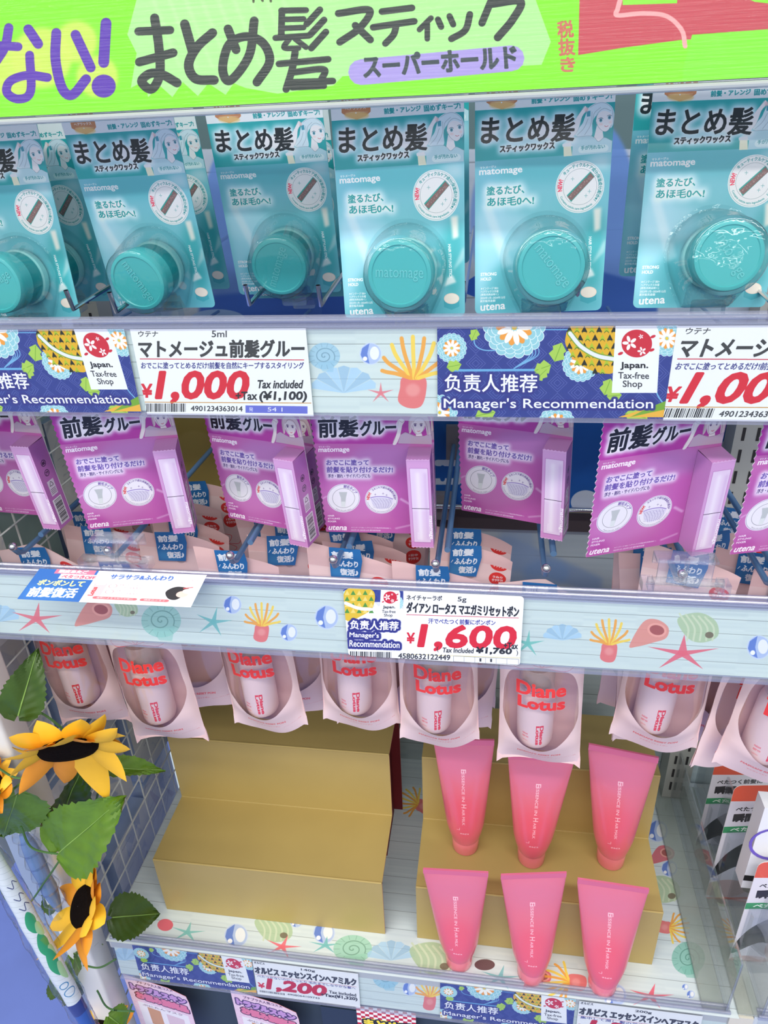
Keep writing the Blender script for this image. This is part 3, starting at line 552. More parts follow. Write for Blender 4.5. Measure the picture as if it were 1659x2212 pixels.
def price_1600():
    x0=onY(748,1340,0)[0]; x1=onY(1128,1350,0)[0]; c=plane_cv((x0,0,-.3722),np.eye(3),x1-x0,.0652,9000,(238,241,243)); c.crop(830,1140,2.001)
    manager_art(c,.42,-262,120) ; c.poly([(84,200),(700,200),(700,700),(84,700)],(238,241,243)); c.poly([(-200,528),(100,528),(100,700),(-200,700)],(238,241,243)); c.poly([(-170,100),(90,100),(90,262),(-170,262)],(160,200,80)) if False else None
    c.poly(spline([(-165,262),(-50,262),(-45,330),(-90,370),(-165,390)],6,True),(222,190,60))
    for i in range(5):
        for j in range(5):
            x,y=-158+i*26,275+j*26
            if x<-40 and y<372: c.poly([(x,y-12),(x+11,y+8),(x-11,y+8)],(84,150,70) if (i+j)%2 else (236,214,120))
    c.curve([(-165,318),(-110,340),(-55,345)],14,(236,240,240)); taxfree(c,.44,-452,240)
    manager_words(c,1,0,0,('负责人推荐',(-145,430),(62,436)),[("Manager's",(-148,470),(-22,474)),('Recommendation',(-148,505),(67,512))],38,27)
    c.text('ネイチャーラボ',(98,305),(250,309),22,(60,62,66),bold=1.2); c.text('5g',(318,316),(355,317),25,(60,62,66),bold=1)
    c.text('ダイアン ロータス マエガミリセットポン',(98,358),(580,378),44,(48,50,54),bold=3.5); c.stroke([(98,368),(580,382)],2.5,(200,70,90)); c.text('汗でべたつく前髪にポンポン',(192,406),(480,414),22,(58,60,150),bold=1)
    c.text('¥',(99,490),(131,491),44,(214,50,66),bold=3.5); c.text('1,600',(146,518),(556,528),106,(214,48,64),bold=11,shear=.16); c.text('+Tax',(517,514),(576,516),26,(52,54,58),bold=2)
    c.text('(',(228,530),(236,530),26,(60,60,64)); c.text('Tax Included',(252,530),(385,534),20,(60,62,66),bold=1.4,shear=.1); c.text('¥1,760',(396,536),(548,541),28,(52,54,58),bold=4,shear=.1); c.text(')',(570,546),(578,546),26,(60,60,64))
    c.stroke([(84,538),(595,555)],2,(220,205,120)); barcode(c,-145,34,526,552,.02); c.text('4580632122449',(62,556),(285,564),22,(60,62,66),bold=1.4)
    c.stroke([(300,546),(580,560),(580,584),(300,570)],1.5,(120,124,130),closed=True); [c.stroke([(x,546+(x-300)*.05),(x,571+(x-300)*.05)],1.2,(120,124,130)) for x in (346,392,438,484,530)]; c.text('1',(412,570),(420,570),14,(60,62,66)); c.text('1',(458,572),(466,572),14,(60,62,66)); return c.image('price_card_1600'),x0,x1
def price_orb(T,Rm,wd,ht,name,size,sub,price,inc,code):
    c=local_cv(wd,ht,9000,(238,240,243)); W,H=wd*1000,ht*1000; f=W/121.
    c.text('オルビス',(1.5,H-4*f),(14*f,H-4*f),3.6*f,(60,62,66),bold=.3); c.text(size,(56*f,H-7*f),(72*f,H-7*f),4.2*f,(60,62,66),bold=.4)
    c.text(name,(1.5,H-21*f),(W-3,H-21*f),11.5*f,(60,62,66),bold=1.3*f); c.stroke([(1,H-23*f),(W-3,H-23*f)],.5*f,(190,80,100)); c.text(sub,(3,H-27.5*f),(W-4,H-27.5*f),4*f,(60,62,140),bold=.15)
    c.text('¥',(2.5,H-46*f),(10*f,H-46*f),9*f,(214,50,66),bold=.8); c.text(price,(12*f,H-48.5*f),(80*f,H-48.5*f),20*f,(200,36,60),bold=2.8*f,up=(4*f,20*f))
    c.text('Tax included',(86*f,H-40*f),(W-4,H-40*f),5*f,(52,54,58),bold=.4); c.text('+Tax('+inc+')',(76*f,H-48*f),(W-3,H-48*f),6.5*f,(52,54,58),bold=.7)
    c.text(code,(36*f,H-53*f),(74*f,H-53*f),3*f,(80,82,86),bold=.2); r=random.Random(4); x=3.
    while x<33*f: w_=r.choice((.4,.7,1.)); c.poly([(x,H-54*f),(x+w_,H-54*f),(x+w_,H-50.5*f),(x,H-50.5*f)],(50,50,52)); x+=w_+.6
    return c.image('price_card_'+price)
# ------------------------------------------------------------------ print: the big handwritten sign
def sign(T,Rm,wd,ht):
    c=plane_cv(T,Rm,wd,ht,5000,(132,240,44)); c.crop(0,0,2.)
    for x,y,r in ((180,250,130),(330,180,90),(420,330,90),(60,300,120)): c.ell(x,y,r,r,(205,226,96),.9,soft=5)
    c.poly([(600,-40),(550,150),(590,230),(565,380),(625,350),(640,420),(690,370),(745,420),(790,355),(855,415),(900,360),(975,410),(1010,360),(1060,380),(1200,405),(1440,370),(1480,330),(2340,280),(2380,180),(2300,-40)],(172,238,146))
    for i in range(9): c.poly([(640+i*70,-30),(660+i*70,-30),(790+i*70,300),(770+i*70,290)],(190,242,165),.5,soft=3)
    pu=(92,56,170); bk=(52,60,56)
    for q,w_ in (([(38,120),(22,200),(-20,270)],36),([(-20,196),(78,202)],34),([(122,126),(165,190)],38),([(128,238),(132,395),(80,428),(30,400),(45,350),(120,325),(205,335)],34),([(243,142),(240,260),(268,380),(312,410),(372,342)],38),([(326,150),(392,292)],38),([(458,100),(448,270)],42)): c.curve(q,w_*1.12,pu)
    c.ell(448,372,52,50,pu)
    for q,w_ in (([(598,136),(735,130)],30),([(602,268),(748,228)],32),([(668,78),(686,200),(690,320),(655,385),(612,352),(648,318),(700,322),(765,358)],33),([(798,104),(832,224)],34),([(918,142),(850,205),(815,280),(845,340),(925,346)],34),
        ([(985,125),(1020,215)],32),([(1098,90),(1076,240),(995,348),(962,300),(988,195),(1060,158),(1135,185),(1165,265),(1110,355)],32),
        ([(1218,46),(1215,162)],24),([(1215,46),(1322,44)],22),([(1225,84),(1312,82)],20),([(1225,122),(1312,119)],20),([(1190,164),(1335,154)],22),([(1250,168),(1228,206),(1290,208)],20),([(1275,168),(1322,204)],20),
        ([(1382,42),(1325,104)],24),([(1400,86),(1340,150)],24),([(1408,138),(1345,208)],24),([(1205,276),(1418,256)],24),([(1275,226),(1262,300),(1236,386)],26),([(1270,312),(1398,300),(1388,345)],24),([(1250,356),(1438,350)],24),([(1262,378),(1400,372)],22)): c.curve(q,w_*1.2,bk)
    for q,w_ in (([(1462,58),(1596,44),(1555,120),(1468,182)],26),([(1535,110),(1600,172)],26),([(1650,50),(1780,34)],24),([(1612,118),(1790,92)],24),([(1712,110),(1700,150),(1665,188)],24),
        ([(1862,78),(1812,128)],20),([(1846,104),(1846,168)],20),([(1892,84),(1906,116)],22),([(1942,70),(1958,106)],22),([(2030,62),(2010,130),(1950,168)],24),([(2120,8),(2082,100)],26),([(2120,18),(2248,6),(2215,84),(2150,162)],28)): c.curve(q,w_*1.2,bk)
    for q in ([(1095,-30),(1095,8)],[(1120,-20),(1135,4)],[(1165,-40),(1170,6)]): c.stroke(q,10,(80,90,60))
    c.stroke([(1560,312),(2210,252)],112,(168,154,216)); c.text('スーパーホールド',(1575,335),(2232,290),92,(58,72,76),bold=9)
    c.text('税',(2412,165),(2478,160),72,(200,110,90),bold=5); c.text('抜',(2416,240),(2484,236),70,(200,110,90),bold=5); c.text('き',(2424,310),(2484,308),60,(200,110,90),bold=5)
    c.poly([(2505,-60),(2498,238),(2700,205),(2960,170),(3400,190),(3400,-60)],(198,78,88)); c.poly([(2690,-60),(2930,-60),(2925,14),(2690,22)],(140,240,60)); c.poly([(3200,-20),(3400,-20),(3400,24),(3260,8)],(140,240,60)); c.poly([(2950,300),(2990,150),(3400,120),(3400,400),(2950,400)],(132,236,60)); 
    c.curve([(2668,40),(2668,66),(2780,58),(2880,70),(2945,130),(2960,200)],20,(236,170,168)); c.curve([(2668,40),(2690,-40)],20,(236,170,168)); return c.image('sign_print')
# ------------------------------------------------------------------ print: pouch, sticker, bottle, tube, talker, sheets
QW,QH=.074,.209
def pouch_print():
    c=local_cv(QW,QH,6000,(238,210,208)); c.al=np.ones((c.H,c.W),np.float32)
    c.poly(spline([(37,30),(15,43),(4.5,62),(3.8,85),(6,108),(14,122),(37,128),(60,122),(68,108),(70.2,85),(69.5,62),(59,43)],6,True),None,1,erase=0.)
    r=(226,60,56)
    for q in ([(37,128),(30,136),(28,146),(37,156),(46,146),(44,136),(37,128)],[(37,128),(22,132),(14,142),(28,146)],[(37,128),(52,132),(60,142),(46,146)],[(20,134),(8,132),(4,136)],[(54,134),(66,132),(70,136)],[(30,127),(16,124),(10,128),(20,134)],[(44,127),(58,124),(64,128),(54,134)]): c.curve(q,.55,(232,80,90),erase=1)
    c.text('Diane',(16,99.5),(58,99.5),13,r,bold=1.5,erase=1); c.text('Lotus',(17.5,84.5),(57.5,84.5),12,r,bold=1.7,erase=1)
    c.text('MAEGAMI RESET PON',(18,19),(56,19),2.8,(235,110,112),bold=.35,erase=1); c.text('マエガミリセットポン',(25,13),(49,13),2.0,(235,140,140),bold=.1,erase=1); c.text('ネイチャーラボ ネット重量',(52,11),(70,15),1.2,(225,150,150))
    c.ell(37,180,4,4,(200,180,180),erase=1)
    for i,y in enumerate((196,178,160)): c.ell(62,y,8,8,r,erase=1); c.text('うねり' if i%2 else '1日中',(57.5,y+.6),(66.5,y+.6),2.6,(250,225,225),bold=.3,erase=1); c.text('サラサラ!',(57,y-3.6),(67,y-3.6),2.8,(250,225,225),bold=.3,erase=1)
    return c.image('pouch_print')
def sticker_print():
    c=local_cv(.034,.038,6000,(38,112,178)); c.ell(10,6,16,8,(70,150,205),.7,soft=20)
    c.text('前髪',(3,25),(25,26),8,(232,242,250),bold=.9); c.text('ふんわり',(6,15),(31,15.5),7,(232,242,250),bold=.7); c.text('復活♪',(12,4),(32,4.5),8,(232,242,250),bold=.9)
    c.stroke([(2,17),(4,20)],.7,(232,242,250)); return c.image('sticker_print')
def bottle_print():
    c=Cv(1024,700,lambda p:p,(236,210,208)); c.text('Diane',(640,380),(640,640),85,(232,56,62),bold=12); c.text('Lotus',(540,380),(540,640),85,(232,56,62),bold=12)
    c.text('MAEGAMI',(200,520),(330,520),20,(235,120,120),bold=3); c.text('RESET PON',(200,560),(350,560),20,(235,120,120),bold=3); c.text('マエガミリセット',(200,610),(330,610),16,(235,140,140),bold=2); return c.image('bottle_print')
def tube_print(word):
    c=local_cv(.067,.15,5000,(222,112,130))
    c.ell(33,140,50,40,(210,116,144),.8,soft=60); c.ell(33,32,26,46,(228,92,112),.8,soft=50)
    c.text('ESSENCE IN',(31,108),(31,68),3.6,(250,214,222),bold=.1,alpha=.8,up=(3.0,0)); c.text('E',(30.5,112),(30.5,107),5.5,(250,214,222),bold=.2,alpha=.8,up=(5.,0)); c.text('H',(30.5,64),(30.5,59),5.8,(250,214,222),bold=.2,alpha=.8,up=(5.,0)); c.text('AIR '+word,(31,57),(31,34),3.4,(250,214,222),bold=.1,alpha=.8,up=(2.8,0))
    c.text('オルビス',(28.5,20),(38,20),2.,(250,205,214),bold=.2); c.stroke([(25,26),(28,26),(28,29)],.4,(250,205,214)); return c.image('tube_print')
def talker_print():
    c=local_cv(.132,.05,7000,(240,238,243)) 
    c.poly([(0,0),(48,0),(48,50),(0,50)],(42,104,184)); c.ell(10,10,30,14,(60,130,205),.6,soft=30)
    c.poly([(14,50),(14,43),(46,43),(46,50)],(238,120,150)); c.text('頭皮あたご',(17,44.5),(40,44.5),5,(250,240,244),bold=.6)
    c.poly([(20,35),(50,35),(50,43),(20,43)],(246,240,244)); c.text('ベタつきOFF',(22,36),(48.5,36),5.5,(225,90,120),bold=.5)
    c.text('ポンポンして',(7,23.5),(43,24),9,(240,240,160),bold=.7); c.text('前髪復活',(5,5),(42,6),15,(250,250,252),bold=.9)
    c.text('サラサラ&ふんわり',(60,38),(108,39),7,(70,110,190),bold=.6)
    c.poly(rrect(10,22,2,3,51,9),(242,196,200)); c.poly([(52.5,28),(59.5,28),(59.5,33),(52.5,33)],(244,236,236)); c.text('Lotus',(55,11),(55,24),3.5,(230,70,80),bold=.5,up=(-3.5,0))
    for y in (27,18): c.ring(66,y,3,3,.4,(230,130,140)); c.text('前髪にポンポンするだけで',(71,y+1),(92,y+1),2.6,(235,130,140)); c.text('ふんわり前髪復活',(71,y-3),(88,y-3),2.6,(235,130,140))
    c.stroke([(58,8),(88,8)],4,(236,110,120)); c.text('湿気によるうねりが気に',(59,7),(87,7),2.4,(252,240,240)); c.stroke([(94,8),(112,8)],4,(236,110,120)); c.text('頭皮のニオイ',(95,7),(111,7),2.4,(252,240,240))
    c.poly(spline([(112,12),(108,22),(114,30),(124,28),(124,22),(122,16),(118,10)],6,True),(40,38,44)); c.ell(121,19,4.5,5,(240,200,190)); c.ell(125,24,5,4,(246,215,210)); c.stroke([(120,28),(126,30)],1.2,(230,80,90)); c.text('ポン',(116,34),(121,36),3.5,(236,140,150)); c.text('ポン',(123,38),(128,40),3.5,(236,140,150))
    return c.image('talker_print')
def sheet_print():
    c=local_cv(.085,.12,5000,(236,206,220)); c.grain(.02,6,6,3); c.text('プチプラ大人気コスメ',(16,108),(66,110),5.5,(120,90,110),bold=.5)
    c.text('トラブルスキン',(6,92),(80,90),12,(70,40,90),bold=6); c.text('トラブルスキン',(6,92),(80,90),12,(196,150,205),bold=2.6)
    c.text('お悩み別商品',(10,74),(80,72),13,(90,40,70),bold=6); c.text('お悩み別商品',(10,74),(80,72),13,(224,120,150),bold=2.6)
    c.poly([(8,0),(78,0),(78,64),(8,66)],(240,236,238)); c.poly([(20,20),(38,20),(38,56),(20,58)],(206,150,100)); c.poly([(46,12),(70,12),(70,52),(46,54)],(222,196,205)); c.text('ぷにたんマスク',(14,59),(70,60),4,(140,100,120),bold=.3); return c.image('trouble_sheet_print')
def checker_print():
    c=local_cv(.07,.09,5000,(250,248,246))
    for i in range(14):
        for j in range(18):
            if (i+j)%2==0: c.poly([(i*5,j*5),(i*5+5,j*5),(i*5+5,j*5+5),(i*5,j*5+5)],(196,40,60))
    c.poly(rrect(64,70,3,3,6,-4),(248,222,60)); c.text('まとめて',(9,46),(64,48),17,(30,30,32),bold=7); c.text('まとめて',(9,46),(64,48),17,(250,226,60),bold=2); return c.image('checker_print')
def bay_card_print():
    c=local_cv(.1,.19,4500,(226,222,230)); c.poly([(0,166),(100,166),(100,190),(0,190)],(226,92,64)); c.ell(40,178,3.4,3.4,(30,26,26)); c.text('SHUNKAN',(54,172),(92,172),12,(245,235,232),bold=1.6)
    c.text('べたつく前髪に',(8,150),(60,152),7,(60,56,60),bold=.5); c.text('瞬間サラサラ',(8,134),(80,136),12,(50,46,50),bold=1.6); c.poly([(0,116),(100,120),(100,130),(0,126)],(60,150,96)); c.text('べたつきリセット',(8,118),(90,122),6,(240,246,240),bold=.5)
    c.poly(spline([(0,40),(10,80),(40,108),(80,112),(100,100),(100,20),(60,30),(30,60)],6,True),(30,26,30)); c.ell(60,50,26,30,(206,176,172)); c.ell(20,20,26,16,(206,176,172)); c.ell(60,20,20,10,(60,110,60)); c.poly([(0,0),(100,0),(100,4),(0,4)],(226,92,64)); return c.image('bay_card_print')
def back_print():
    c=plane_cv((-.46,.30,-.40),np.eye(3),1.1,.62,1800,(176,188,204)); planks(c,[c.H*f for f in (.1,.2,.3,.4,.5,.6,.7,.8,.9)])
    c.poly([(-400,-200),(2200,-200),(2200,322),(-400,322)],(92,116,120))
    bl=(92,132,206)
    c.ell(560,520,130,270,bl,.85,soft=2); c.ell(1290,560,100,300,(96,136,204),.9,soft=2); c.ell(1085,480,70,160,(110,146,210),.8,soft=2); c.poly([(960,640),(1080,560),(1075,590),(980,650)],(46,92,186)); c.poly([(980,600),(1100,650),(1100,670),(970,620)],(46,92,186)); c.poly([(700,560),(760,560),(760,800),(690,800)],(40,84,170),.9)
    c.poly([(1200,560),(1420,620),(1420,860),(1180,860)],(52,92,172),.9,soft=2); c.poly([(430,640),(900,600),(900,860),(430,860)],(60,100,190),.9,soft=3); c.ell(470,690,60,22,(150,180,220),.9); c.ell(260,560,120,300,(120,150,205),.6,soft=3)
    # row two: blue board with white shapes, gold part at the left
    c.poly([(860,840),(2000,840),(2000,1115),(860,1115)],(26,92,172)); c.poly([(100,840),(860,840),(860,1072),(100,1072)],(196,170,92)); c.poly([(100,1064),(860,1064),(860,1130),(100,1130)],(110,72,60))
    c.ell(420,1010,60,80,(206,180,104),.9,soft=2); c.stroke([(945,1000),(990,1000),(990,1040),(940,1040)],14,(205,216,230)); c.stroke([(956,1010),(956,1035)],10,(26,92,172)); c.ell(1265,1085,32,26,(205,216,230)); c.ell(1000,915,50,30,(40,104,180),.8,soft=3); c.ell(1600,1000,60,60,(205,216,230))
    return c.image('back_print')
def low_back_print():
    c=plane_cv((-.46,.30,-.83),np.eye(3),1.1,.43,1800,(178,192,196)); planks(c,[c.H*f for f in (.12,.25,.38,.5,.62,.74,.87)])
    c.poly([(960,1180),(1100,1160),(1300,1250),(1300,1290),(1180,1250),(1000,1210)],(130,158,196),.7,soft=5); c.poly([(1080,1150),(1150,1150),(1170,1290),(1080,1290)],(150,176,206),.6,soft=6); c.ell(1180,1240,50,30,(120,160,210),.5,soft=6); return c.image('low_back_print')
def mesh_goods_print(seed):
    r=np.random.default_rng(seed); c=local_cv(.12,.2,2500,(226,226,222))
    for _ in range(26):
        x,y=r.uniform(0,120),r.uniform(0,200); q=[(x+r.uniform(-26,26),y+r.uniform(-30,30)) for _ in range(4)]; c.poly(q,[(150,168,204),(190,196,210),(238,238,236),(160,164,176),(214,212,212),(184,172,186)][r.integers(6)],.45,soft=2)
    for i in range(12): y=r.uniform(10,190); x=r.uniform(5,60); c.text('スキンケアパック',(x,y),(x+r.uniform(20,45),y),r.uniform(2,4),(70,80,120),alpha=.7)
    return c.image('goods_print')
def wrap_print():
    c=local_cv(.05,.45,3000,(226,232,234))
    for i in range(40): y=i*11.; c.stroke([(2,y),(48,y+14)],.5,(150,165,170),.6)
    for y,h in ((250,26),(212,30),(300,22)): c.poly(spline([(24,y-h),(34,y-h*.3),(30,y+h*.6),(22,y+h),(14,y+h*.3),(18,y-h*.5)],6,True),(40,160,96)); c.poly(spline([(14,y-h*1.5),(24,y-h),(20,y-h*.2),(12,y-h*.4)],6,True),(170,210,150))
    c.poly([(0,40),(50,40),(50,90),(0,90)],(46,92,178)); c.poly([(0,84),(50,84),(50,112),(0,112)],(40,56,130)); c.ring(24,140,11,8,1.6,(40,120,170)); c.ring(28,158,8,6,1.6,(40,120,170)); c.poly([(0,0),(50,0),(50,40),(0,40)],(196,216,236))
    for y in (330,350,375): c.curve([(10,y),(18,y+8),(22,y-4),(30,y+4)],1.4,(60,66,110)); 
    return c.image('wrap_print')
# ------------------------------------------------------------------ large structure
I3=np.eye(3); clear=clearmat('clear_plastic',(.93,.95,.97),.05,.05); acryl=clearmat('clear_acrylic',(.965,.975,.98),.10,.04,milk=.025)
lipm=clearmat('clear_channel',(.86,.88,.93),.07,.14,milk=.2,milkcol=(196,200,222)); coverm=clearmat('cover_film',(.98,.99,.99),.012,.09)
white_metal=mat('white_metal',(226,226,222),.35); steel=mat('bluish_steel',(104,142,182),.3,.35); chrome=mat('chrome',(215,218,222),.14,1); dark=mat('dark_gap',(38,36,38),.8)
bl_=MB(); bl_.grid(lambda a,b:(-.46+1.1*a,.30,-.40+.62*b),1,1); wb=bl_.obj('wall_back',imgmat('back_board',back_print(),.5,.3)); tag(wb,kind='structure')
bl_=MB(); bl_.grid(lambda a,b:(-.46+1.1*a,.302,-.83+.43*b),1,1); bl_.box((-.46,.31,-1.5),(.64,.33,-.4)); tag(bl_.obj('wall_back',imgmat('low_back_board',low_back_print(),.5,.3)),kind='structure')
f=MB(); f.box((-4,-3,-1.52),(3,3,-1.5)); fm=mat('blue_floor',(98,118,190),.45,noise=.16,scale=9); tag(f.obj('floor',fm),kind='structure')
f=MB(); f.box((-4.,.62,-1.4995),(-.55,.9,-1.499)); tag(f.obj('trim_1',mat('pale_floor_band',(210,224,232),.5)),kind='structure')
f=MB(); f.box((-4,2.4,-1.5),(3,2.45,1.2)); tag(f.obj('wall_far',mat('far_wall',(196,206,216),.7)),kind='structure')
f=MB(); f.box((-.45,.296,-.418),(.25,.2995,-.394)); tag(f.obj('trim_2',mat('brown_gap',(70,60,62),.6)),kind='structure')
# chrome cross bar the hooks hang on
t=empty('hook_bar',m4((0,.283,-.383),I3),'chrome bar across the blue back board that carries the lower hooks','bar')
b=MB(); b.tube([(-.44,0,0),(.262,0,0)],.0032,10); b.obj('bar',chrome,t,True)
for x in (-.35,-.05,.2):
    b=MB(); b.box((x-.012,.004,-.02),(x+.012,.016,.012)); b.obj('bracket',mat('grey_bracket',(120,116,120),.5),t)
def upright(x,label,z0,z1):
    t=empty('slotted_upright',m4((x,.27,0),I3),label,'post'); b=MB(); b.box((-.016,0,z0),(.016,.028,z1)); b.obj('post',mat('grey_post',(166,168,162),.45),t)
    s=MB(); z=z0+.02
    while z<z1-.02:
        for dx in (-.0075,.0065): s.box((dx-.0014,-.0006,z),(dx+.0014,.001,z+.014))
        z+=.024
    tag(s.obj('slots',dark,t),kind='stuff')
upright(.262,'grey steel upright with two rows of slots right of the gold risers',-.815,.12)
upright(-.4295,'grey steel upright with two rows of slots behind the left wire mesh',-.815,.12)
# white display post at the left
t=empty('display_post',m4((-.447,-.004,0),I3),'white square display post at the left end, wound with sunflowers','post')
b=MB(); b.sheet(rrect(.03,.03,.004,3,-.015,-.015),0,0); 
b=MB(); o=rrect(.031,.031,.0035,3,-.0155,-.0155); V=[(x,y,-1.5) for x,y in o]+[(x,y,.3) for x,y in o]; n=len(o)
b.add(V,[(i,(i+1)%n,n+(i+1)%n,n+i) for i in range(n)]+[tuple(range(n,2*n))]); b.obj('post',white_metal,t,True)
b=MB(); b.box((-.025,-.022,-1.5),(.025,.022,-1.47)); b.obj('foot',white_metal,t)
f=MB(); f.box((-.56,-.02,-.76),(-.55,.32,.2)); tag(f.obj('wall_left',mat('pale_side_board',(190,198,198),.6)),kind='structure')
# wire mesh side panel
wm=mat('white_wire',(218,220,214),.4); t=empty('wire_mesh_panel',m4((-.4485,.0,0),I3),'white wire mesh side panel left of the shelves','mesh panel')
for i in range(8): b=MB(); y=.022+i*.038; b.tube([(0,y,-.99),(0,y,.1)],.0010,5); b.obj('wire',wm,t)
for i in range(28): b=MB(); z=-.98+i*.039; b.tube([(.002,.012,z),(.002,.298,z)],.0010,5); b.obj('wire',wm,t)
# ------------------------------------------------------------------ bottom shelf
t=empty('shelf_deck',m4((-.42,0,-.812),I3),'clear-edged bottom shelf deck under the shell patterned paper','shelf'); b=MB(); b.box((0,0,-.018),(.685,.3,0)); b.obj('deck',mat('deck_grey',(190,194,198),.4),t)
b=MB(); b.grid(lambda a,c:(-.42+.69*a,-.004+.31*c,-.8115),1,1); b.box((-.42,-.003,-.8119),(.27,.3,-.8117)); tag(b.obj('shelf_paper',imgmat('shelf_paper',shelf_paper(),.22,.5,bump=.05,bscale=30)),'plank and seashell patterned paper covering the bottom shelf','paper')
# ------------------------------------------------------------------ price rails
SX0=-.4158
def rail(z,h,label,x0,x1,tilt=0):
    t=empty('price_rail',m4((x0,0,z),rod([-tilt,0,0])),label,'price rail'); L=x1-x0
    b=MB(); b.box((0,.0018,-h-.002),(L,.0034,.0015)); b.obj('back_plate',mat('rail_back',(205,212,218),.4),t)
    b=MB(); b.box((0,-.0022,-h-.0005),(L,-.0018,0)); b.obj('front_cover',coverm,t)
    b=MB(); b.box((0,-.0032,-h-.0035),(L,.0036,-h-.0008)); b.obj('bottom_lip',lipm,t)
    b=MB(); 
    for y0,z0,r in ((-.0012,.0062,.0017),(.0052,.0066,.0017),(.0010,.0022,.0013)): b.tube([(0,y0,z0),(L,y0,z0)],r,12)
    b.box((0,-.0020,.0005),(L,.0050,.0060)); b.obj('top_lip',lipm,t)
    return t
rail(-.1100,.0565,'upper clear price rail under the teal hair wax packs',-.62,.30)
rail(-.3105,.062,'middle clear price rail above the pink pouches',SX0-.12,.30)
R3A=math.radians(4); rail(-.8145,.0615,'lowest clear price rail along the edge of the bottom shelf',SX0,.262,R3A)
R3=rod([-R3A,0,0])
def paper(name,T,Rm,wd,ht,im,label,cat,y=0.,group=None,rough=.35,rr=0,coat=0):
    b=MB(); o=rrect(wd,ht,rr,4) if rr else [(0,0),(wd,0),(wd,ht),(0,ht)]
    b.sheet(o,.00025,0,lambda u,v:(u/wd,v/ht),1); m_=im if isinstance(im,bpy.types.Material) else imgmat(name,im,rough,.4,coat)
    ob=b.obj(name,[m_,mat('paper_edge',(236,236,234),.6)]); ob.matrix_world=m4(np.array(T)+np.array(Rm)@np.array([0,y,0]),Rm); tag(ob,label,cat,group); return ob
paper('decorative_strip',(-.62,.001,-.1665),I3,.92,.0565,strip((-.62,0,-.1665),I3,.92,.0565,strip1),'sea patterned paper strip with yellow coral behind the upper price cards','paper strip')
paper('decorative_strip',(SX0-.12,.001,-.3725),I3,.84,.062,strip((SX0-.12,0,-.3725),I3,.84,.062,strip2),'long sea patterned paper strip with shells and starfish in the middle rail','paper strip')
T3=np.array([SX0,.001,-.8145])+R3@np.array([0,0,-.0615])
paper('decorative_strip',T3,R3,.678,.0615,strip(T3,R3,.678,.0615,strip3),'pale blue sea patterned paper strip in the lowest rail','paper strip')
im,mx0,mx1=manager_card(); mm=imgmat('manager_card',im,.28,.5); MWd=mx1-mx0
paper('recommendation_card',(mx0,0,-.1676),I3,MWd,.0590,mm,'blue flowered recommendation card left of the cut-off price tag at upper right','card',-.0012)
paper('recommendation_card',(mx0-.3514,0,-.1676),I3,MWd,.0590,mm,'blue flowered recommendation card cut off by the left frame edge, upper rail','card',-.0012)
im,px0,px1=price_card(); pm=imgmat('price_card',im,.28,.5)
paper('price_tag',(px0,0,-.1683),I3,px1-px0,.0595,pm,'white 1,000 yen price tag in the upper rail, fully in view','price tag',-.0016)
paper('price_tag',(onY(1447,800)[0],0,-.1683),I3,px1-px0,.0595,pm,'white 1,000 yen price tag cut off at the right edge','price tag',-.0016)
im,qx0,qx1=price_1600(); paper('price_tag',(qx0,0,-.3722),I3,qx1-qx0,.0652,im,'white 1,600 yen price tag with blue flowered corner in the middle rail','price tag',-.0024,rr=.003)
def on3(x,h): return np.array([x,0,-.8145])+R3@np.array([0,0,-h])
ms=.0600/.0590
paper('recommendation_card',on3(-.3905,.0630),R3,MWd,.0600,mm,'blue flowered recommendation card at the left of the lowest rail','card',-.0012)
paper('recommendation_card',on3(-.0345,.0630),R3,MWd,.0600,mm,'blue flowered recommendation card below the pink tubes in the lowest rail','card',-.0012)
im=price_orb(on3(-.246,.0615),R3,.121,.0585,'オルビス エッセンスインヘアミルク','140g','べたつかないのにしっとり 毛先までしなやかな髪へ','1,200','¥1,320','4908064109743'); paper('price_tag',on3(-.246,.0630),R3,.121,.0585,im,'white 1,200 yen price tag in the lowest rail','price tag',-.0016)
im=price_orb(on3(.1116,.0615),R3,.124,.0585,'オルビス エッセンスインヘアマスク','200g','集中して潤し 髪の芯までなめらかな髪へ','1,300','¥1,430','4908064109750'); paper('price_tag',on3(.1125,.0630),R3,.124,.0585,im,'white 200 g price tag at the lower right edge','price tag',-.0016)
# ------------------------------------------------------------------ big sign in a clear sleeve
ST=np.array([-.50,-.012,.0165]); SR=rod([-.05,0,0]); SW,SH=.85,.085
t=empty('handwritten_sign',m4(ST,SR),'big lime green handwritten sign with purple and black letters above the teal packs','sign')
b=MB(); b.sheet([(0,0),(SW,0),(SW,SH),(0,SH)],.0004,0,lambda u,v:(u/SW,v/SH),1); b.obj('printed_sheet',[imgmat('sign',sign(ST,SR,SW,SH),.45,.3),mat('paper_edge',(236,236,234),.6)],t)
def covermat():
    m=clearmat('sign_cover',(.98,.985,.985),.032,.2); nt=m.node_tree
    tc=nt.nodes.new('ShaderNodeTexCoord'); mp=nt.nodes.new('ShaderNodeMapping'); mp.inputs['Scale'].default_value=(3,1,120); n=nt.nodes.new('ShaderNodeTexNoise'); n.inputs['Scale'].default_value=7; n.inputs['Detail'].default_value=5
    bp=nt.nodes.new('ShaderNodeBump'); bp.inputs['Strength'].default_value=.5; bp.inputs['Distance'].default_value=.002
    nt.links.new(tc.outputs['Object'],mp.inputs[0]); nt.links.new(mp.outputs[0],n.inputs[0]); nt.links.new(n.outputs[0],bp.inputs['Height'])
    for nd in nt.nodes:
        if nd.type in('BSDF_GLOSSY','LAYER_WEIGHT'): nt.links.new(bp.outputs[0],nd.inputs['Normal'])
    return m
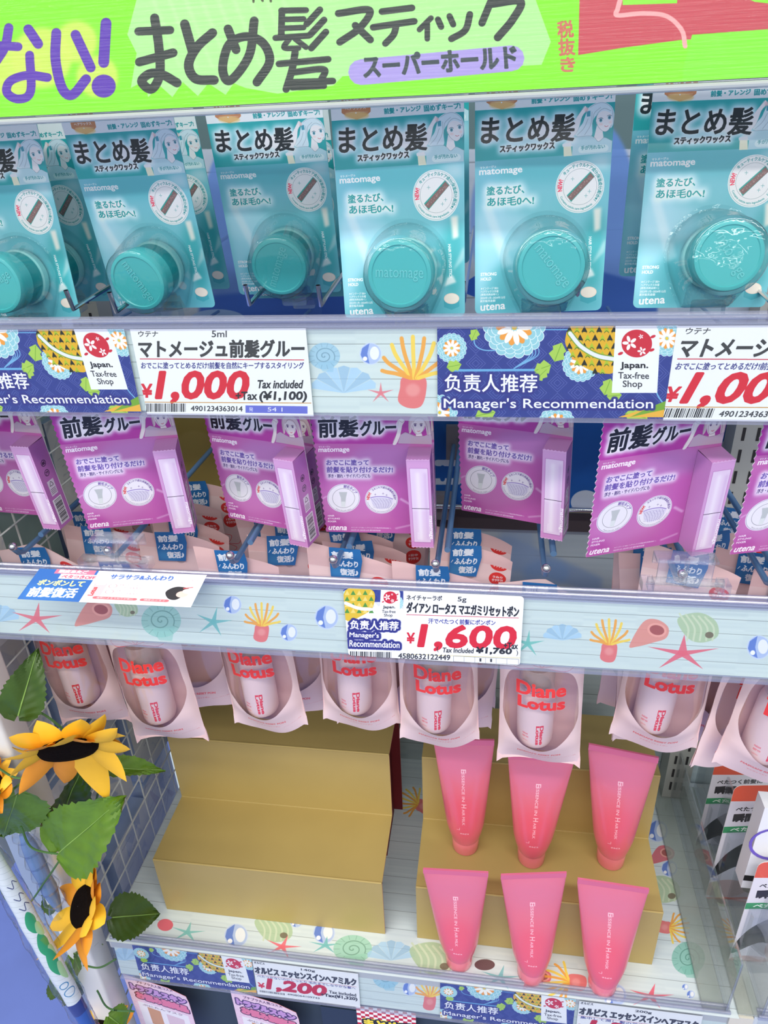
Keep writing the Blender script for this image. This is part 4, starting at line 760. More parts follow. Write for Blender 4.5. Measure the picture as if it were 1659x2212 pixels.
b=MB(); b.grid(lambda u,v:(SW*u,-.0010,-.003+(SH+.003)*v),1,1); b.obj('front_cover',covermat(),t)
b=MB(); b.tube([(0,-.001,-.0028),(SW,-.001,-.0028)],.0016,10); b.tube([(0,.003,-.0022),(SW,.003,-.0022)],.0018,10); b.box((0,-.001,-.0042),(SW,.0035,-.0012)); b.obj('bottom_lip',clearmat('sign_lip',(.85,.88,.9),.15,.08,milk=.45,milkcol=(226,232,228)),t)
b=MB(); b.box((0,.004,0),(SW,.005,SH)); b.obj('back_plate',mat('rail_back',(205,212,218),.4),t)
# ------------------------------------------------------------------ hooks
def hook(x,z,label,group,y0=.02,ball=True):
    t=empty('display_hook',m4((x,0,z),I3),label,'hook',group)
    b=MB(); b.tube([(-.0035,.285,-.003),(-.0035,y0+.012,-.003),(-.0035,y0+.006,0),(-.0035,y0+.002,.006)],.0024,10); b.obj('lower_rod',steel,t,True)
    b=MB(); b.tube([(.004,.29,.004),(.004,y0+.03,.004)],.0026,10); b.obj('upper_rod',steel,t,True)
    b=MB(); b.sphere((-.0035,y0+.002,.008),.0036,14); b.obj('ball_tip',chrome,t,True)
    b=MB(); b.box((-.012,.284,-.02),(.012,.29,.02)); b.obj('mount',mat('grey_bracket',(120,116,120),.5),t)
    return t
HX=[-.392,-.306,-.2005,-.1155,-.0345,.0495,.148,.212]
for i,x in enumerate(HX): hook(x,-.305,('double-rod hook carrying the first row of pink pouches from the left','double-rod hook under the second row of pink pouches from the left','double-rod hook with ball tip in front of the third pouch row from the left','double-rod hook with ball tip just left of the 1,600 yen tag','double-rod hook with ball tip behind the 1,600 yen tag','nearly empty double-rod hook right of the 1,600 yen tag','double-rod hook behind the right clear clip','rightmost double-rod hook with grey rod end')[i],'hooks of the pouch row')
for i,x in enumerate([-.39,-.29,-.19,-.085,.02,.112,.2]): 
    t=empty('display_hook',m4((x,0,-.162),I3),'bright metal hook for the mauve glue packs, number %s seen from the left'%('one two three four five six seven'.split()[i]),'hook','hooks of the glue pack row'); b=MB(); b.tube([(0,.295,0),(0,.02,0),(0,.012,.01)],.0016,8); b.obj('rod',steel,t,True)
for i,(x,y0) in enumerate(((-.30,.04),(-.262,.03),(-.171,.05),(-.118,.045),(-.02,.05),(.055,.05),(.171,.02))):
    t=empty('display_hook',m4((x,0,-.104),I3),('bent chrome hook foot low between the teal packs','chrome hook foot just right of the second teal pack','chrome hook foot left of the third teal pack','chrome hook foot right of the third teal pack','chrome hook foot behind the fourth teal pack','chrome hook foot behind the fifth teal pack','chrome hook foot at the right frame edge beside the last teal pack')[i],'hook','hook feet of the wax pack row')
    b=MB(); b.tube([(0,.29,.02),(0,y0+.02,.002),(0,y0,.0),(0,y0-.004,.014),(0,y0-.004,.03)],.0017,8); b.obj('rod',chrome,t,True)
# ------------------------------------------------------------------ teal wax packs
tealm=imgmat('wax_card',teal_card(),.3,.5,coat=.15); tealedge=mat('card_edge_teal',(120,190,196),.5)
jarm=mat('jar_teal',(36,160,162),.28,sss=.12); jarl=mat('jar_teal_light',(74,180,182),.25,sss=.12); jard=mat('jar_teal_deep',(20,142,146),.3,sss=.1); jarb=mat('jar_teal_pale',(150,208,208),.3)
JU,JV,JD,JR=.0460,.0315,.0365,.0203
def make_teal():
    t=empty('hair_wax_pack',Matrix.Identity(4),'x','hair wax')
    hole=None; b=MB(); b.sheet(rrect(TW,TH,.0035,4),.0006,0,lambda u,v:(u/TW,v/TH),1); b.obj('backing_card',[tealm,tealedge],t)
    # blister: sections from a wide drop shape on the card to the round front
    N=48
    def outline(k):
        o=[]
        for j in range(N):
            a=2*math.pi*j/N; x,y=math.cos(a),math.sin(a); r0=.0268+(.0226-.0268)*k; u=JU-.0012*(1-k)+x*r0; v=.0335+(JV-.0335)*k+y*r0
            if k<.72 and y<0:
                q=1-k/.72; yb=-.0005; f_=(-y)**1.5*q; u=u*(1-f_)+(JU-.001+(.0155 if x>0 else -.0155)*min(1,abs(x)*3.2))*f_; v=v*(1-f_)+yb*f_
            o.append((u,v))
        return o
    lev=[(-.0015,0,1.08),(0,0,1.0),(.004,.06,1),(.014,.25,1),(.024,.55,1),(.034,.9,1),(.0375,.97,1),(.0388,1.,.96),(.0392,1.,.88),(.0392,1.,.3)]
    V=[]
    for d,k,s_ in lev:
        o=outline(k); c0=np.mean(o,0) if s_<1 or s_>1 else None
        for u,v in o:
            if c0 is not None: u,v=c0[0]+(u-c0[0])*s_,c0[1]+(v-c0[1])*s_
            V.append((u,-max(d,.0004),v))
    F=[(i*N+j,i*N+(j+1)%N,(i+1)*N+(j+1)%N,(i+1)*N+j) for i in range(len(lev)-1) for j in range(N)]+[tuple((len(lev)-1)*N+j for j in range(N))]
    b=MB(); b.add(V,F); bl=b.obj('blister',clearmat('blister_plastic',(.90,.97,.975),.06,.04,bump=.25,bscale=90),t,True)
    b=MB(); o=rrect(.0195,.012,.002,3,JU-.0095,-.0068); V=[(u,-.0005,v) for u,v in o]+[(u,-.009,v) for u,v in o]; n=len(o)
    b.add(V,[(i,(i+1)%n,n+(i+1)%n,n+i) for i in range(n)]+[tuple(n+i for i in range(n))]); b.obj('blister_tab',clearmat('tab_plastic',(.84,.92,.94),.12,.06,milk=.10,milkcol=(200,225,230)),t,True)
    b=MB(); O=(JU,0,JV)
    b.lathe([(.0195,.002),(.0198,.004),(.0198,.0075),(.0186,.0078),(.0186,.0085)],40,O,mi=1); b.lathe([(.0186,.0085),(.0186,.0215)],40,O,mi=2)
    jar=b.obj('jar',[jarm,jarb,jard],t,True)
    b=MB(); b.lathe([(.0186,.0215),(JR,.0222),(JR+.0003,.030),(JR+.0002,.0345),(JR-.0005,.0360),(JR-.0018,JD),(JR-.0026,JD+.0001),(JR-.0032,JD-.0005),(.006,JD-.0005),(.0002,JD-.0005)],48,O); b.obj('lid',jarl,jar,True)
    return t,jar
def emboss(rot):
    g,_=glyphs('matomage'); g2=(g-.5)*np.array([.030,.0075]); c,s=math.cos(rot),math.sin(rot); V=[];F=[]
    for tri in g2:
        k=len(V); V+=[(JU+a*c-b_*s,-JD+.0002,JV+a*s+b_*c) for a,b_ in tri]; F.append((k,k+1,k+2))
    b=MB(); b.add(V,F); return b.obj('embossed_lettering',mat('jar_emboss',(104,196,198),.4))
t0,jar=make_teal(); LAB={'1':'teal wax pack at the left frame edge, jar cut off','2':'teal wax pack with glaring jar lid, front one second from left','3':'teal wax pack hanging further back, third front pack from left','4':'teal wax pack hanging straight above the upper coral strip','5':'teal wax pack fifth from left, above the blue flowered card','6':'teal wax pack at the right edge, jar turned to the right'}
GT='teal hair wax packs hanging in the top row'; used=False
def hang_teal(T,w_,lab,er=None,front=True):
    global used
    M=m4(T,rod(w_))
    if not used: t=t0; t.matrix_world=M; t['label']=lab; t['group']=GT; used=True
    else: t=copy_tree(t0,M,lab,GT)
    return t
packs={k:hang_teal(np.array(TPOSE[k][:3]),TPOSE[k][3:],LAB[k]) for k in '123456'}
def place(T,w_,uvp,lab,dy):
    """same tilt, further back on the hook: keep the given card point on its sight line"""
    Rm=rod(w_); P=onY(*uvp[1],dy); T=P-Rm@np.array([uvp[0][0],0,uvp[0][1]]); return hang_teal(T,w_,lab)
place(0,TPOSE['2'][3:],((TW,0),(249,650)),'shaded teal pack between the first and second front packs',.120)
place(0,TPOSE['2'][3:],((TW,0),(498,624)),'shaded teal pack just right of the pack with the glaring lid',.150)
place(0,[.14,-.012,.0],((TW,0),(750,640)),'teal pack mostly hidden behind the third and fourth packs',.170)
place(0,[-.02,-.02,.0],((TW,0),(1014,568)),'dark teal pack edge showing right of the fourth pack',.115)
place(0,[-.1,.004,.0],((0,0),(1336,597)),'dark teal pack showing left behind the rightmost pack',.105)
for k,r in (('1',.4),('2',-1.1),('3',1.15),('4',-.05),('5',-.9),('6',-1.0)):
    e=emboss(r); j=[c for c in packs[k].children if c.name.startswith('jar')][0]; e.parent=j
# ------------------------------------------------------------------ mauve glue packs
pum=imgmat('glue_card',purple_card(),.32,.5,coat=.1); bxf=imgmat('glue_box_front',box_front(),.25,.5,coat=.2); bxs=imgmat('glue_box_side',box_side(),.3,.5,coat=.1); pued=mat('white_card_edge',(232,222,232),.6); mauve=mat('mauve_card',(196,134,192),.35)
def make_purple():
    t=empty('bang_glue_pack',Matrix.Identity(4),'x','hair glue'); o=[(0,0),(PW,0),(PW,PH),(0,PH)]; n=52; left=[(0,PH*(1-i/n)) for i in range(1,n)]
    o=[(0,0),(PW,0),(PW,PH),(0,PH)]+[(.0009 if i%2 else -.0004,v) for i,(u,v) in enumerate(left)]
    b=MB(); b.sheet(o,.0006,0,lambda u,v:(max(.002,u/PW),v/PH),1); b.obj('backing_card',[pum,pued],t)
    u0,u1=PW-PBW,PW; d=-PBD; b=MB()
    q=lambda vs,mi,uv:b.add(vs,[(0,1,2,3)],mi,uv)
    S=[(0,0),(1,0),(1,1),(0,1)]
    q([(u0,d,0),(u1,d,0),(u1,d,PHT),(u0,d,PHT)],0,S); q([(u1,d,0),(u1,-.0002,0),(u1,-.0002,PHT),(u1,d,PHT)],1,S); q([(u0,-.0002,0),(u0,d,0),(u0,d,PHT),(u0,-.0002,PHT)],2,[(.0,0)]*4)
    q([(u0,d,PHT),(u1,d,PHT),(u1,-.0002,PHT+.0008),(u0,-.0002,PHT+.0008)],2,S); q([(u0,-.0002,0),(u1,-.0002,0),(u1,d,0),(u0,d,0)],2,S); bx=b.obj('box',[bxf,bxs,mauve],t)
    b=MB(); b.add([(u0+.004,-.0008,PHT+.0008),(u1-.003,-.0008,PHT+.0008),(u1-.0036,-.0008,PHT+.0022),(u0+.0046,-.0008,PHT+.0022)],[(0,1,2,3)]); 
    pts=[]; n=13; ed=[]
    for k in range(n+1): x=u0+(u1-u0)*k/n; pts.append((x,d-.0001,PHT+(.0007 if k%2 else -.0001)))
    fl=mat('mauve_flap',(214,166,210),.4); V=[(u0,d-.0001,PHT-.0009),(u1,d-.0001,PHT-.0009)]+pts[::-1]; b.add(V[:] ,[tuple(range(len(V)))]); b.v=b.v[4:]; b.uv=b.uv[4:]; b.f=[tuple(q-4 for q in b.f[-1])]; b.m=[0]; b.obj('torn_flap',fl,bx)
    b=MB(); V=[(u1,d-.0001,.0006),(u0,d-.0001,.0006)]+[(x,y,-(z-PHT)) for x,y,z in pts]; b.add(V,[tuple(range(len(V)))]); b.obj('torn_flap',fl,bx)
    return t
p0=make_purple(); first=True; GP='mauve hair glue packs hanging in the second row'
def hang_p(T,w_,lab):
    global first
    M=m4(T,rod(w_))
    if first: p0.matrix_world=M; p0['label']=lab; p0['group']=GP; first=False; return p0
    return copy_tree(p0,M,lab,GP)
PL={'A':'mauve glue pack cut off by the left frame edge, barcode side showing','B':'mauve glue pack second from left, swung slightly to the left','C':'mauve glue pack turned to show the barcode side, third from left','D':'mauve glue pack facing straight ahead in the middle','E':'mauve glue pack hanging back alone before the blue board','F':'mauve glue pack turned left so its left box side shows, near the right'}
for k in 'ABCDEF': hang_p(np.array(PP_[k][:3]),PP_[k][3:],PL[k])
def pback(uv,px,y,w_,lab): Rm=rod(w_); hang_p(onY(*px,y)-Rm@np.array(uv),w_,lab)
pback((PW,0,0),(704,1130),.118,[.10,-.02,-.30],'mauve glue pack whose barcode side shows behind the turned third one')
pback((PW,-PBD,0),(943,1150),.100,[.10,-.02,.05],'mauve glue pack showing as a sliver behind the straight middle one')
pback((0,0,0),(1577,1198),.03,[.1,-.018,.22],'mauve glue pack cut off by the right frame edge')
# ------------------------------------------------------------------ pink pouches with bottle
pom=imgmat('pouch_front',pouch_print(),.38,.45,clear=True,bump=.35,bscale=55); pob=mat('pouch_back',(236,200,198),.4,bump=.3,scale=60); stm=imgmat('sticker',sticker_print(),.25,.5,coat=.3); btm=imgmat('bottle',bottle_print(),.3,.5)
CAPM=clearmat('bottle_cap',(.95,.88,.88),.08,.1,milk=.35,milkcol=(246,226,226))
def make_pouch(wav,low,bot=True,seed=1):
    t=empty('refill_pouch',Matrix.Identity(4),'x','pouch'); r=np.random.default_rng(seed); ph=r.uniform(0,6,4)
    def edge(a,b): # outline: bottom edge bowed, sides nearly straight
        v=QH*b; e=abs(2*a-1); 
        if b<.25: v+= (1-b/.25)*(low*e**2.2 + .0012*math.sin(9*a+ph[0])-.004*(e>.97))
        if b>.8: v-=(b-.8)/.2*(.020*max(0,a-.5)*2+.003*math.sin(6*a+ph[1]))
        u=QW*(a-.5)*(1-.05*math.sin(math.pi*b)+(.02 if b<.06 else 0))+wav*math.sin(3.1*b+ph[1])*.003
        return u,v
    def bulge(a,b): 
        s=max(0,math.sin(math.pi*a))**.6; z=min(1,b/.18)*min(1,max(0,(.86-b)/.35)); return s*z*(1 if bot else .5)
    def fr(a,b): u,v=edge(a,b); return (u,-(.0200 if bot else .014)*bulge(a,b)-.0012*math.sin(7*a+5*b+ph[2])*(b<.25)-.0008*math.sin(23*b+ph[3])*(1-bulge(a,b)),v)
    def bk(a,b): u,v=edge(a,b); return (u,.0150*bulge(a,b)+.0003,v)
    b_=MB(); b_.grid(fr,22,34); b_.obj('front_film',pom,t,True)
    b_=MB(); b_.grid(bk,14,20,flip=True); b_.obj('back_film',pob,t,True)
    b_=MB(); b_.add([(-.016,-.0016,QH-.034),(.014,-.0016,QH-.034),(.0165,-.0018,QH-.010),(.014,-.0019,QH+.004),(-.0185,-.0019,QH+.003),(-.0175,-.0018,QH-.012)],[tuple(range(6))],0,[(0,0),(1,0),(1,.7),(.95,1),(0,1),(0,.6)]); 
    for x in b_.v: pass
    s=b_.obj('blue_sticker',stm,t); s['label']='blue handwritten sticker'; s.location=(-.014,-.0012,.036); s.rotation_euler=(0,.06,0); s.scale=(.82,1,.82)
    if bot:
        b_=MB(); n=28
        b_.lathe([(.002,.030),(.0150,.030),(.0158,.0325),(.0160,.036),(.0160,.085),(.0156,.090),(.0125,.096)],n,(-.0035,.001,0),(0,0,1),(-1,0,0)); k=len(b_.v)
        for i,(u,h) in enumerate(b_.uv): b_.uv[i]=(1-((u*2)%1) if False else (u*1.0)*2-.0 if u<.5 else 1-(u-.5)*2, (h-.03)/.06)
        # front half shows the print left to right
        b_.uv=[]; 
        for (x,y,z) in b_.v: b_.uv.append(((x+.0035+.0172)/.0344,(z-.03)/.062))
        bo=b_.obj('bottle',btm,t,True)
        b_=MB(); b_.lathe([(.0125,.096),(.0150,.0965),(.0150,.118),(.0135,.121),(.0002,.122)],n,(-.0035,0,0),(0,0,1),(-1,0,0)); b_.obj('cap',CAPM,bo,True)
    return t
GQ='pink pouches hanging in the third row'
def at_pouch(proto,Tc,w_,lab,fst=[],zs=1):
    M=m4(Tc,rod(w_))@Matrix.Diagonal((1,1,zs,1))
    if proto.name not in fst: fst.append(proto.name); proto.matrix_world=M; proto['label']=lab; proto['group']=GQ; return proto
    return copy_tree(proto,M,lab,GQ)
pb_=make_pouch(-.6,.013,True,5); pc_=make_pouch(.3,-.004,True,9)
# (prototype, bottom centre pixel, Y, roll, yaw, label)
FP=[(pc_,(205,1553),.060,-.02,.1,'pink pouch with bottle leftmost, beside the dark leaf'),(pc_,(368,1592),.045,-.03,.08,'pink pouch second from left, bottom edge straight'),(pb_,(585,1578),.055,-.03,0,'pink pouch over the left gold riser, third from left'),
    (pb_,(778,1572),.055,.02,0,'pink pouch fourth from left, under the small flowered corner'),(pb_,(945,1610),.050,.01,.05,'pink pouch fifth from left, between the two gold risers'),(pc_,(1160,1640),.040,-.02,-.06,'pink pouch over the middle pink tube, window very clear'),
    (pb_,(1400,1615),.055,.05,-.12,'pink pouch over the right pink tube, bottle and loose cap inside'),(pb_,(1625,1680),.030,.10,-.1,'large pink pouch at the right frame edge')]
for p_,px,y,roll,yaw,lab in FP:
    P=onY(*px,y); at_pouch(p_,P,[.0,roll,yaw],lab,zs=.93 if px[0]==1160 else .97 if px[0] in(945,778) else 1)
# pouches further back on the same hooks: tops with blue stickers
pd_=make_pouch(.5,.006,False,12); 
BK=[(0,(.090,.125,.19)),(1,(.085,.115,.15,.2)),(2,(.085,.112,.14,.175,.215)),(3,(.082,.108,.135,.17,.21,.25)),(4,(.08,.115)),(6,(.09,.13)),(7,(.06,.09,.125,.17))]
nm=('first','second','third','fourth','fifth','sixth','seventh','eighth'); k=0; pos=('right behind the front pouch','two behind the front pouch','three behind the front pouch','four behind the front pouch','five behind the front pouch','six behind the front pouch')
for h,ys in BK:
    for i,y in enumerate(ys):
        k+=1; yaw=(.25,-.12,.2,-.05,.3,.1)[(k*2+i)%6]; at_pouch(pd_,np.array([HX[h]+.012+.004*math.sin(k*2.2),y,-.317-QH-.003*(i%2)]),[-.03,.09*math.sin(k*1.7),yaw],'pink pouch on the %s hook from the left, %s'%(nm[h],pos[i]))
# ------------------------------------------------------------------ clips and shelf talker
def clip(px,y,label):
    P=onY(*px,y); t=empty('sign_clip',m4(P,I3),label,'clip'); b=MB(); 
    b.box((-.026,-.004,0),(.026,.004,.004)); b.box((-.030,-.005,-.001),(-.022,.006,.007)); b.box((.022,-.005,-.001),(.030,.006,.007)); b.tube([(-.026,0,.006),(.026,0,.006)],.003,8); b.obj('base',acryl,t)
    b=MB(); b.box((-.019,.004,.004),(.019,.006,.022)); b.box((-.021,.002,.020),(.021,.016,.022)); b.box((-.021,.014,.012),(.021,.016,.022)); b.obj('grip',acryl,t)
    b=MB(); b.tube([(0,.002,.003),(.001,.007,.021)],.0016,6); b.obj('arm',acryl,t)
clip((252,1222),.004,'clear plastic clip on the middle rail behind the blue and white card'); clip((1478,1272),.004,'clear plastic clip on the middle rail near the right end')
tk=imgmat('talker',talker_print(),.5,.3); TL,TR,BR,BL=onY(86,1228,-.010),onY(447,1242,-.010),onY(412,1312,-.030),onY(37,1294,-.030)
t=empty('promotion_card',m4(TL,I3),'blue and white handwritten promotion card clipped over the middle rail at left','card')
def tkf(e,off): 
    def fn(a,c):
        a=a*(1+2*e)-e*(c<1); c=c*(1+e*3)-e*3; P=BL*(1-a)*(1-c)+BR*a*(1-c)+TL*(1-a)*c+TR*a*c-TL
        return P+np.array([0,-off,-off])
    return fn
b=MB(); b.grid(tkf(0,0),12,8); b.obj('printed_card',tk,t,True)
b=MB(); b.grid(tkf(.02,.0012),12,8); b.obj('clear_sleeve',coverm,t,True)
# ------------------------------------------------------------------ gold risers
gold=mat('gold_card',(180,158,96),.45,.12,.5,noise=.08,scale=14,bump=.12); red=mat('red_inside',(120,20,28),.6); pinkedge=mat('pink_edge',(216,150,130),.6)
def riser(x0,x1,lab):
    t=empty('stepped_riser',m4((x0,.041,-.8112),I3),lab,'riser'); L=x1-x0
    prof=[(0,0),(0,.0905),(.087,.092),(.087,.192),(.172,.192),(.174,.0)]; th=.0022
    def seg(n,a,c,mi=0):
        (y0,z0),(y1,z1)=a,c; d=np.array([y1-y0,z1-z0]); nn=np.array([d[1],-d[0]])/np.linalg.norm(d)*th; b=MB()
        V=[(0,y0,z0),(L,y0,z0),(L,y1,z1),(0,y1,z1),(0,y0+nn[0],z0+nn[1]),(L,y0+nn[0],z0+nn[1]),(L,y1+nn[0],z1+nn[1]),(0,y1+nn[0],z1+nn[1])]
        b.add(V,[(0,1,2,3)],0); b.add(V,[(7,6,5,4)],1); b.add(V,[(1,5,6,2),(0,3,7,4)],2)
        if 'tread' in n or n=='upper_front': b.tube([(0.0005,y0+.0002,z0-.0004),(L-.0005,y0+.0002,z0-.0004)],.0012,8,0)
        ob=b.obj(n,[gold,red,pinkedge],t,True); return ob
    seg('lower_front',prof[0],prof[1]); seg('lower_tread',prof[1],prof[2]); seg('upper_front',prof[2],prof[3]); seg('upper_tread',prof[3],prof[4]); seg('back',prof[4],prof[5])
    for x in (L-.012,.012):
        b=MB(); b.box((x-.001,.100,.0),(x+.001,.168,.13)); b.obj('support',red,t)
riser(-.3645,-.1005,'empty stepped gold cardboard riser on the left of the bottom shelf'); riser(-.0635,.1925,'stepped gold cardboard riser under and behind the pink tubes')
# ------------------------------------------------------------------ pink tubes
capm=mat('tube_cap',(240,128,140),.2,sss=.3,coat=.3)
def tubemat(w_):
    return imgmat('tube_'+w_,tube_print(w_),.28,.5,coat=.3,sss=.25)
def make_tube(w_,bx,by,bz,lx,ly,rx,ry,yt,lab,grp):
    t=empty('hair_care_tube',Matrix.Identity(4),lab,'tube',grp); A=onY(lx,ly,yt); B=onY(rx,ry,yt); P=onZ(bx,by,bz); P[1]+=.0150; c=(A+B)/2; wd=np.linalg.norm(B-A); H=c[2]-bz; ax=_n(B-A)
    t.matrix_world=m4((P[0],P[1],bz),I3); off=c-P; off[2]=0; n=36; V=[];UV=[]; lv=[0,.05,.15,.3,.45,.6,.75,.9,.955]; base=.020
    nn=np.array([-ax[1],ax[0],0])
    for k in lv:
        s=k/.955; a=.0158+(.0186-.0158)*min(1,s*8) if s<.12 else .0186; hw=a+(wd/2-a)*s**.9; hd=a*(1-s)**.85+.0010; z=base+(H-base)*k
        for j in range(n):
            q=2*math.pi*j/n; e=s; x,y=math.cos(q),math.sin(q); x=x*(1-e)+np.sign(x)*abs(x)**.8*e; p=off*s+ax*hw*x+nn*hd*y; V.append((p[0],p[1],z+ (ax[2]*hw*x*s))); UV.append((.5+x*hw/.067,k))
    F=[(i*n+j,i*n+(j+1)%n,(i+1)*n+(j+1)%n,(i+1)*n+j) for i in range(len(lv)-1) for j in range(n)]; b=MB(); b.add(V,F,0,UV); b.obj('tube_body',tubemat(w_),t,True)
    b=MB(); z0=H*.953+base*.047; M=[]
    for s_,dy in ((-1,0),(1,0)): M.append(off+ax*wd/2*s_)
    p,q=M; d=nn*.0011
    V=[p-d,q-d,q+d,p+d]; V=[(v[0],v[1],z0+(ax[2]*wd/2*(-1 if i in(0,3) else 1))) for i,v in enumerate(V)]; V+=[(x,y,z+H-z0) for x,y,z in V]
    b.add(V,[(0,1,5,4),(1,2,6,5),(2,3,7,6),(3,0,4,7),(4,5,6,7)]); b.obj('crimped_end',mat('tube_crimp',(214,106,138),.3,coat=.3),t)
    b=MB(); b.lathe([(.0002,0),(.0142,0),(.0146,.001),(.0154,.0195),(.0150,.0215),(.0002,.0215)],36,(0,0,0),(0,0,1)); b.obj('cap',capm,t,True); return t
TU=[('MILK',990,2103,-.8112,914,1876,1055,1884,.022,'front pink tube at the left, standing on the shell paper','pink tubes in the front row'),('MILK',1148,2133,-.8112,1082,1889,1224,1884,.022,'front pink tube in the middle','pink tubes in the front row'),('MASK',1304,2158,-.8112,1248,1897,1402,1920,.022,'front pink tube at the right, turned a little','pink tubes in the front row'),
    ('MILK',1004,1850,-.7192,937,1596,1068,1598,.088,'pink tube on the gold step at the left, top hidden by a pouch','pink tubes on the gold step'),('MILK',1148,1878,-.7192,1098,1628,1242,1634,.088,'pink tube on the gold step in the middle','pink tubes on the gold step'),('MASK',1322,1882,-.7192,1272,1606,1423,1636,.086,'pink tube on the gold step at the right','pink tubes on the gold step')]
_tm={}
_old=tubemat
def tubemat(w_):
    if w_ not in _tm: _tm[w_]=_old(w_)
    return _tm[w_]
for a in TU: make_tube(*a)
# ------------------------------------------------------------------ acrylic dividers and the next bay
def divider(x,lab,h=.085,fl=-.022):
    t=empty('acrylic_divider',m4((x,0,-.811),I3),lab,'divider'); b=MB(); b.box((0,0,0),(.0022,.29,h)); b.obj('upright_plate',acryl,t); b=MB(); b.box((fl,0,0),(0,.29,.002)); b.obj('foot_plate',clearmat('foot_acrylic',(.94,.96,.95),.10,.08,milk=.32,milkcol=(196,204,196)),t)
    b=MB(); b.tube([(fl,0,.001),(0,0,.001),(0.001,0,h)],.0012,6); b.tube([(0.001,0,h),(.001,.29,h)],.0012,6); b.tube([(fl,0,.001),(fl,.29,.001)],.0010,6); b.obj('polished_edge',acryl,t)
divider(.2575,'clear acrylic divider at the right end of the bottom shelf'); divider(.292,'second clear acrylic divider, in the neighbouring bay',.12)
b=MB(); b.box((.262,-.002,-.835),(.285,.3,-.813)); tag(b.obj('trim_3',mat('cream_beam',(214,210,196),.5)),kind='structure')
t=empty('shelf_deck',m4((.286,0,-.812),I3),'bottom shelf of the neighbouring bay at the right','shelf'); b=MB(); b.box((0,0,-.018),(.36,.3,0)); b.obj('deck',mat('deck_white',(206,214,220),.35),t)
rail(-.8145,.0615,'clear price rail of the neighbouring bay at the lower right corner',.289,.62,R3A)
bcm=imgmat('bay_card',bay_card_print(),.25,.5,coat=.3)
for px,y,yaw,lab,s in (((1547,1642),.2,.1,'hair pack with orange top furthest back in the right bay',1),((1588,1697),.125,.12,'hair pack with orange top in the middle of the right bay',1),((1640,1862),.055,.1,'hair pack with orange top nearest in the right bay',1)):
    P=onY(*px,y); t=empty('hair_pack',m4((P[0],P[1],P[2]-.19),rz(yaw)),lab,'hair product','packs in the right bay'); b=MB(); b.sheet(rrect(.1,.19,.008,4),.0006,0,lambda u,v:(u/.1,v/.19),1); b.obj('printed_card',[bcm,mat('paper_edge',(236,236,234),.6)],t)
    b=MB(); b.box((.004,-.012,.006),(.096,-.001,.12)); b.obj('clear_blister',clear,t)
P=onY(1652,1745,.07); t=empty('cotton_pack',m4((P[0],.07,P[2]-.12),I3),'white pack with purple ring cut off at the right edge','pack'); b=MB(); b.box((0,0,0),(.07,.02,.12)); b.obj('carton',mat('white_carton',(232,232,236),.3),t); b=MB(); b.box((0,-.0004,.012),(.07,0,.02)); b.obj('black_label',mat('black_label',(30,28,30),.4),t)
b=MB(); b.lathe([(.02,0),(.023,.0006),(.023,0)],24,(.018,-.0002,.07)); b.obj('purple_ring',mat('purple_ring',(110,90,190),.4),t)
# ------------------------------------------------------------------ printed sheets under the lowest rail
shm=imgmat('trouble_sheet',sheet_print(),.3,.5,coat=.3)
for px,lab in (((266,2106),'pink hanging sheet with purple bubble lettering at the lower left corner'),((497,2139),'pink hanging sheet with bubble lettering beside the black gap')):
    P=onY(*px,.004); t=empty('printed_sheet',m4((P[0],.004,P[2]-.118),rz(-.12)),lab,'sheet','pink sheets under the lowest rail'); b=MB(); o=[(0,0),(.085,0),(.085,.095),(.083,.108),(.06,.116),(.0,.12)]
    b.sheet(o,.0004,0,lambda u,v:(u/.085,v/.12),1); b.obj('print',[shm,mat('rose_edge',(214,130,130),.5)],t)
P=onY(768,2176,.004); paper('checkered_card',(P[0],.006,P[2]-.09),I3,.07,.09,checker_print(),'red and white checkered card with yellow lettering under the lowest rail','card')
b=MB(); b.box((-.42,.02,-1.2),(.262,.03,-.835)); tag(b.obj('trim_4',mat('dark_teal_panel',(52,66,76),.5)),kind='structure')
P=onY(715,2200,.015); b=MB(); b.box((P[0]-.01,.012,P[2]-.06),(P[0]+.045,.02,P[2]+.03)); tag(b.obj('dark_box',mat('dark_box',(34,48,62),.3)),'dark blue box between the pink sheet and the checkered card','box')
# ------------------------------------------------------------------ goods behind the wire mesh
gm=[imgmat('mesh_goods',mesh_goods_print(s),.3,.4,coat=.3,bump=.6,bscale=25) for s in (1,2,3)]
pale=mat('pale_green_pack',(168,196,186),.4,noise=.2,scale=20)
k=0
for j,z in enumerate((-.99,-.80,-.61,-.43,-.27,-.11)):
    for i in range(3):
        k+=1; y=.0+i*.105; hgt=.17; b=MB(); up=z>-.5
        b.sheet([(0,0),(.095,0),(.095,hgt),(0,hgt)],.03,0,lambda u,v:(u/.095,v/hgt),1)
        ob=b.obj('wrapped_pack',[gm[k%3] if not (up and k%2) else pale,mat('wrap_side',(150,166,190),.3)]); ob.matrix_world=m4((-.470-.006*(k%2),y,z),rz(math.pi/2+.06*math.sin(k*3)))
        tag(ob,'%s wrapped pack behind the wire mesh, %s one, %s'%('pale green' if (up and k%2) else 'blue printed',('front','middle','back')[i],('lowest tier','second tier up','tier beside the gold riser','tier beside the pouches','tier beside the glue packs','top tier')[j]),'pack','packs behind the wire mesh')
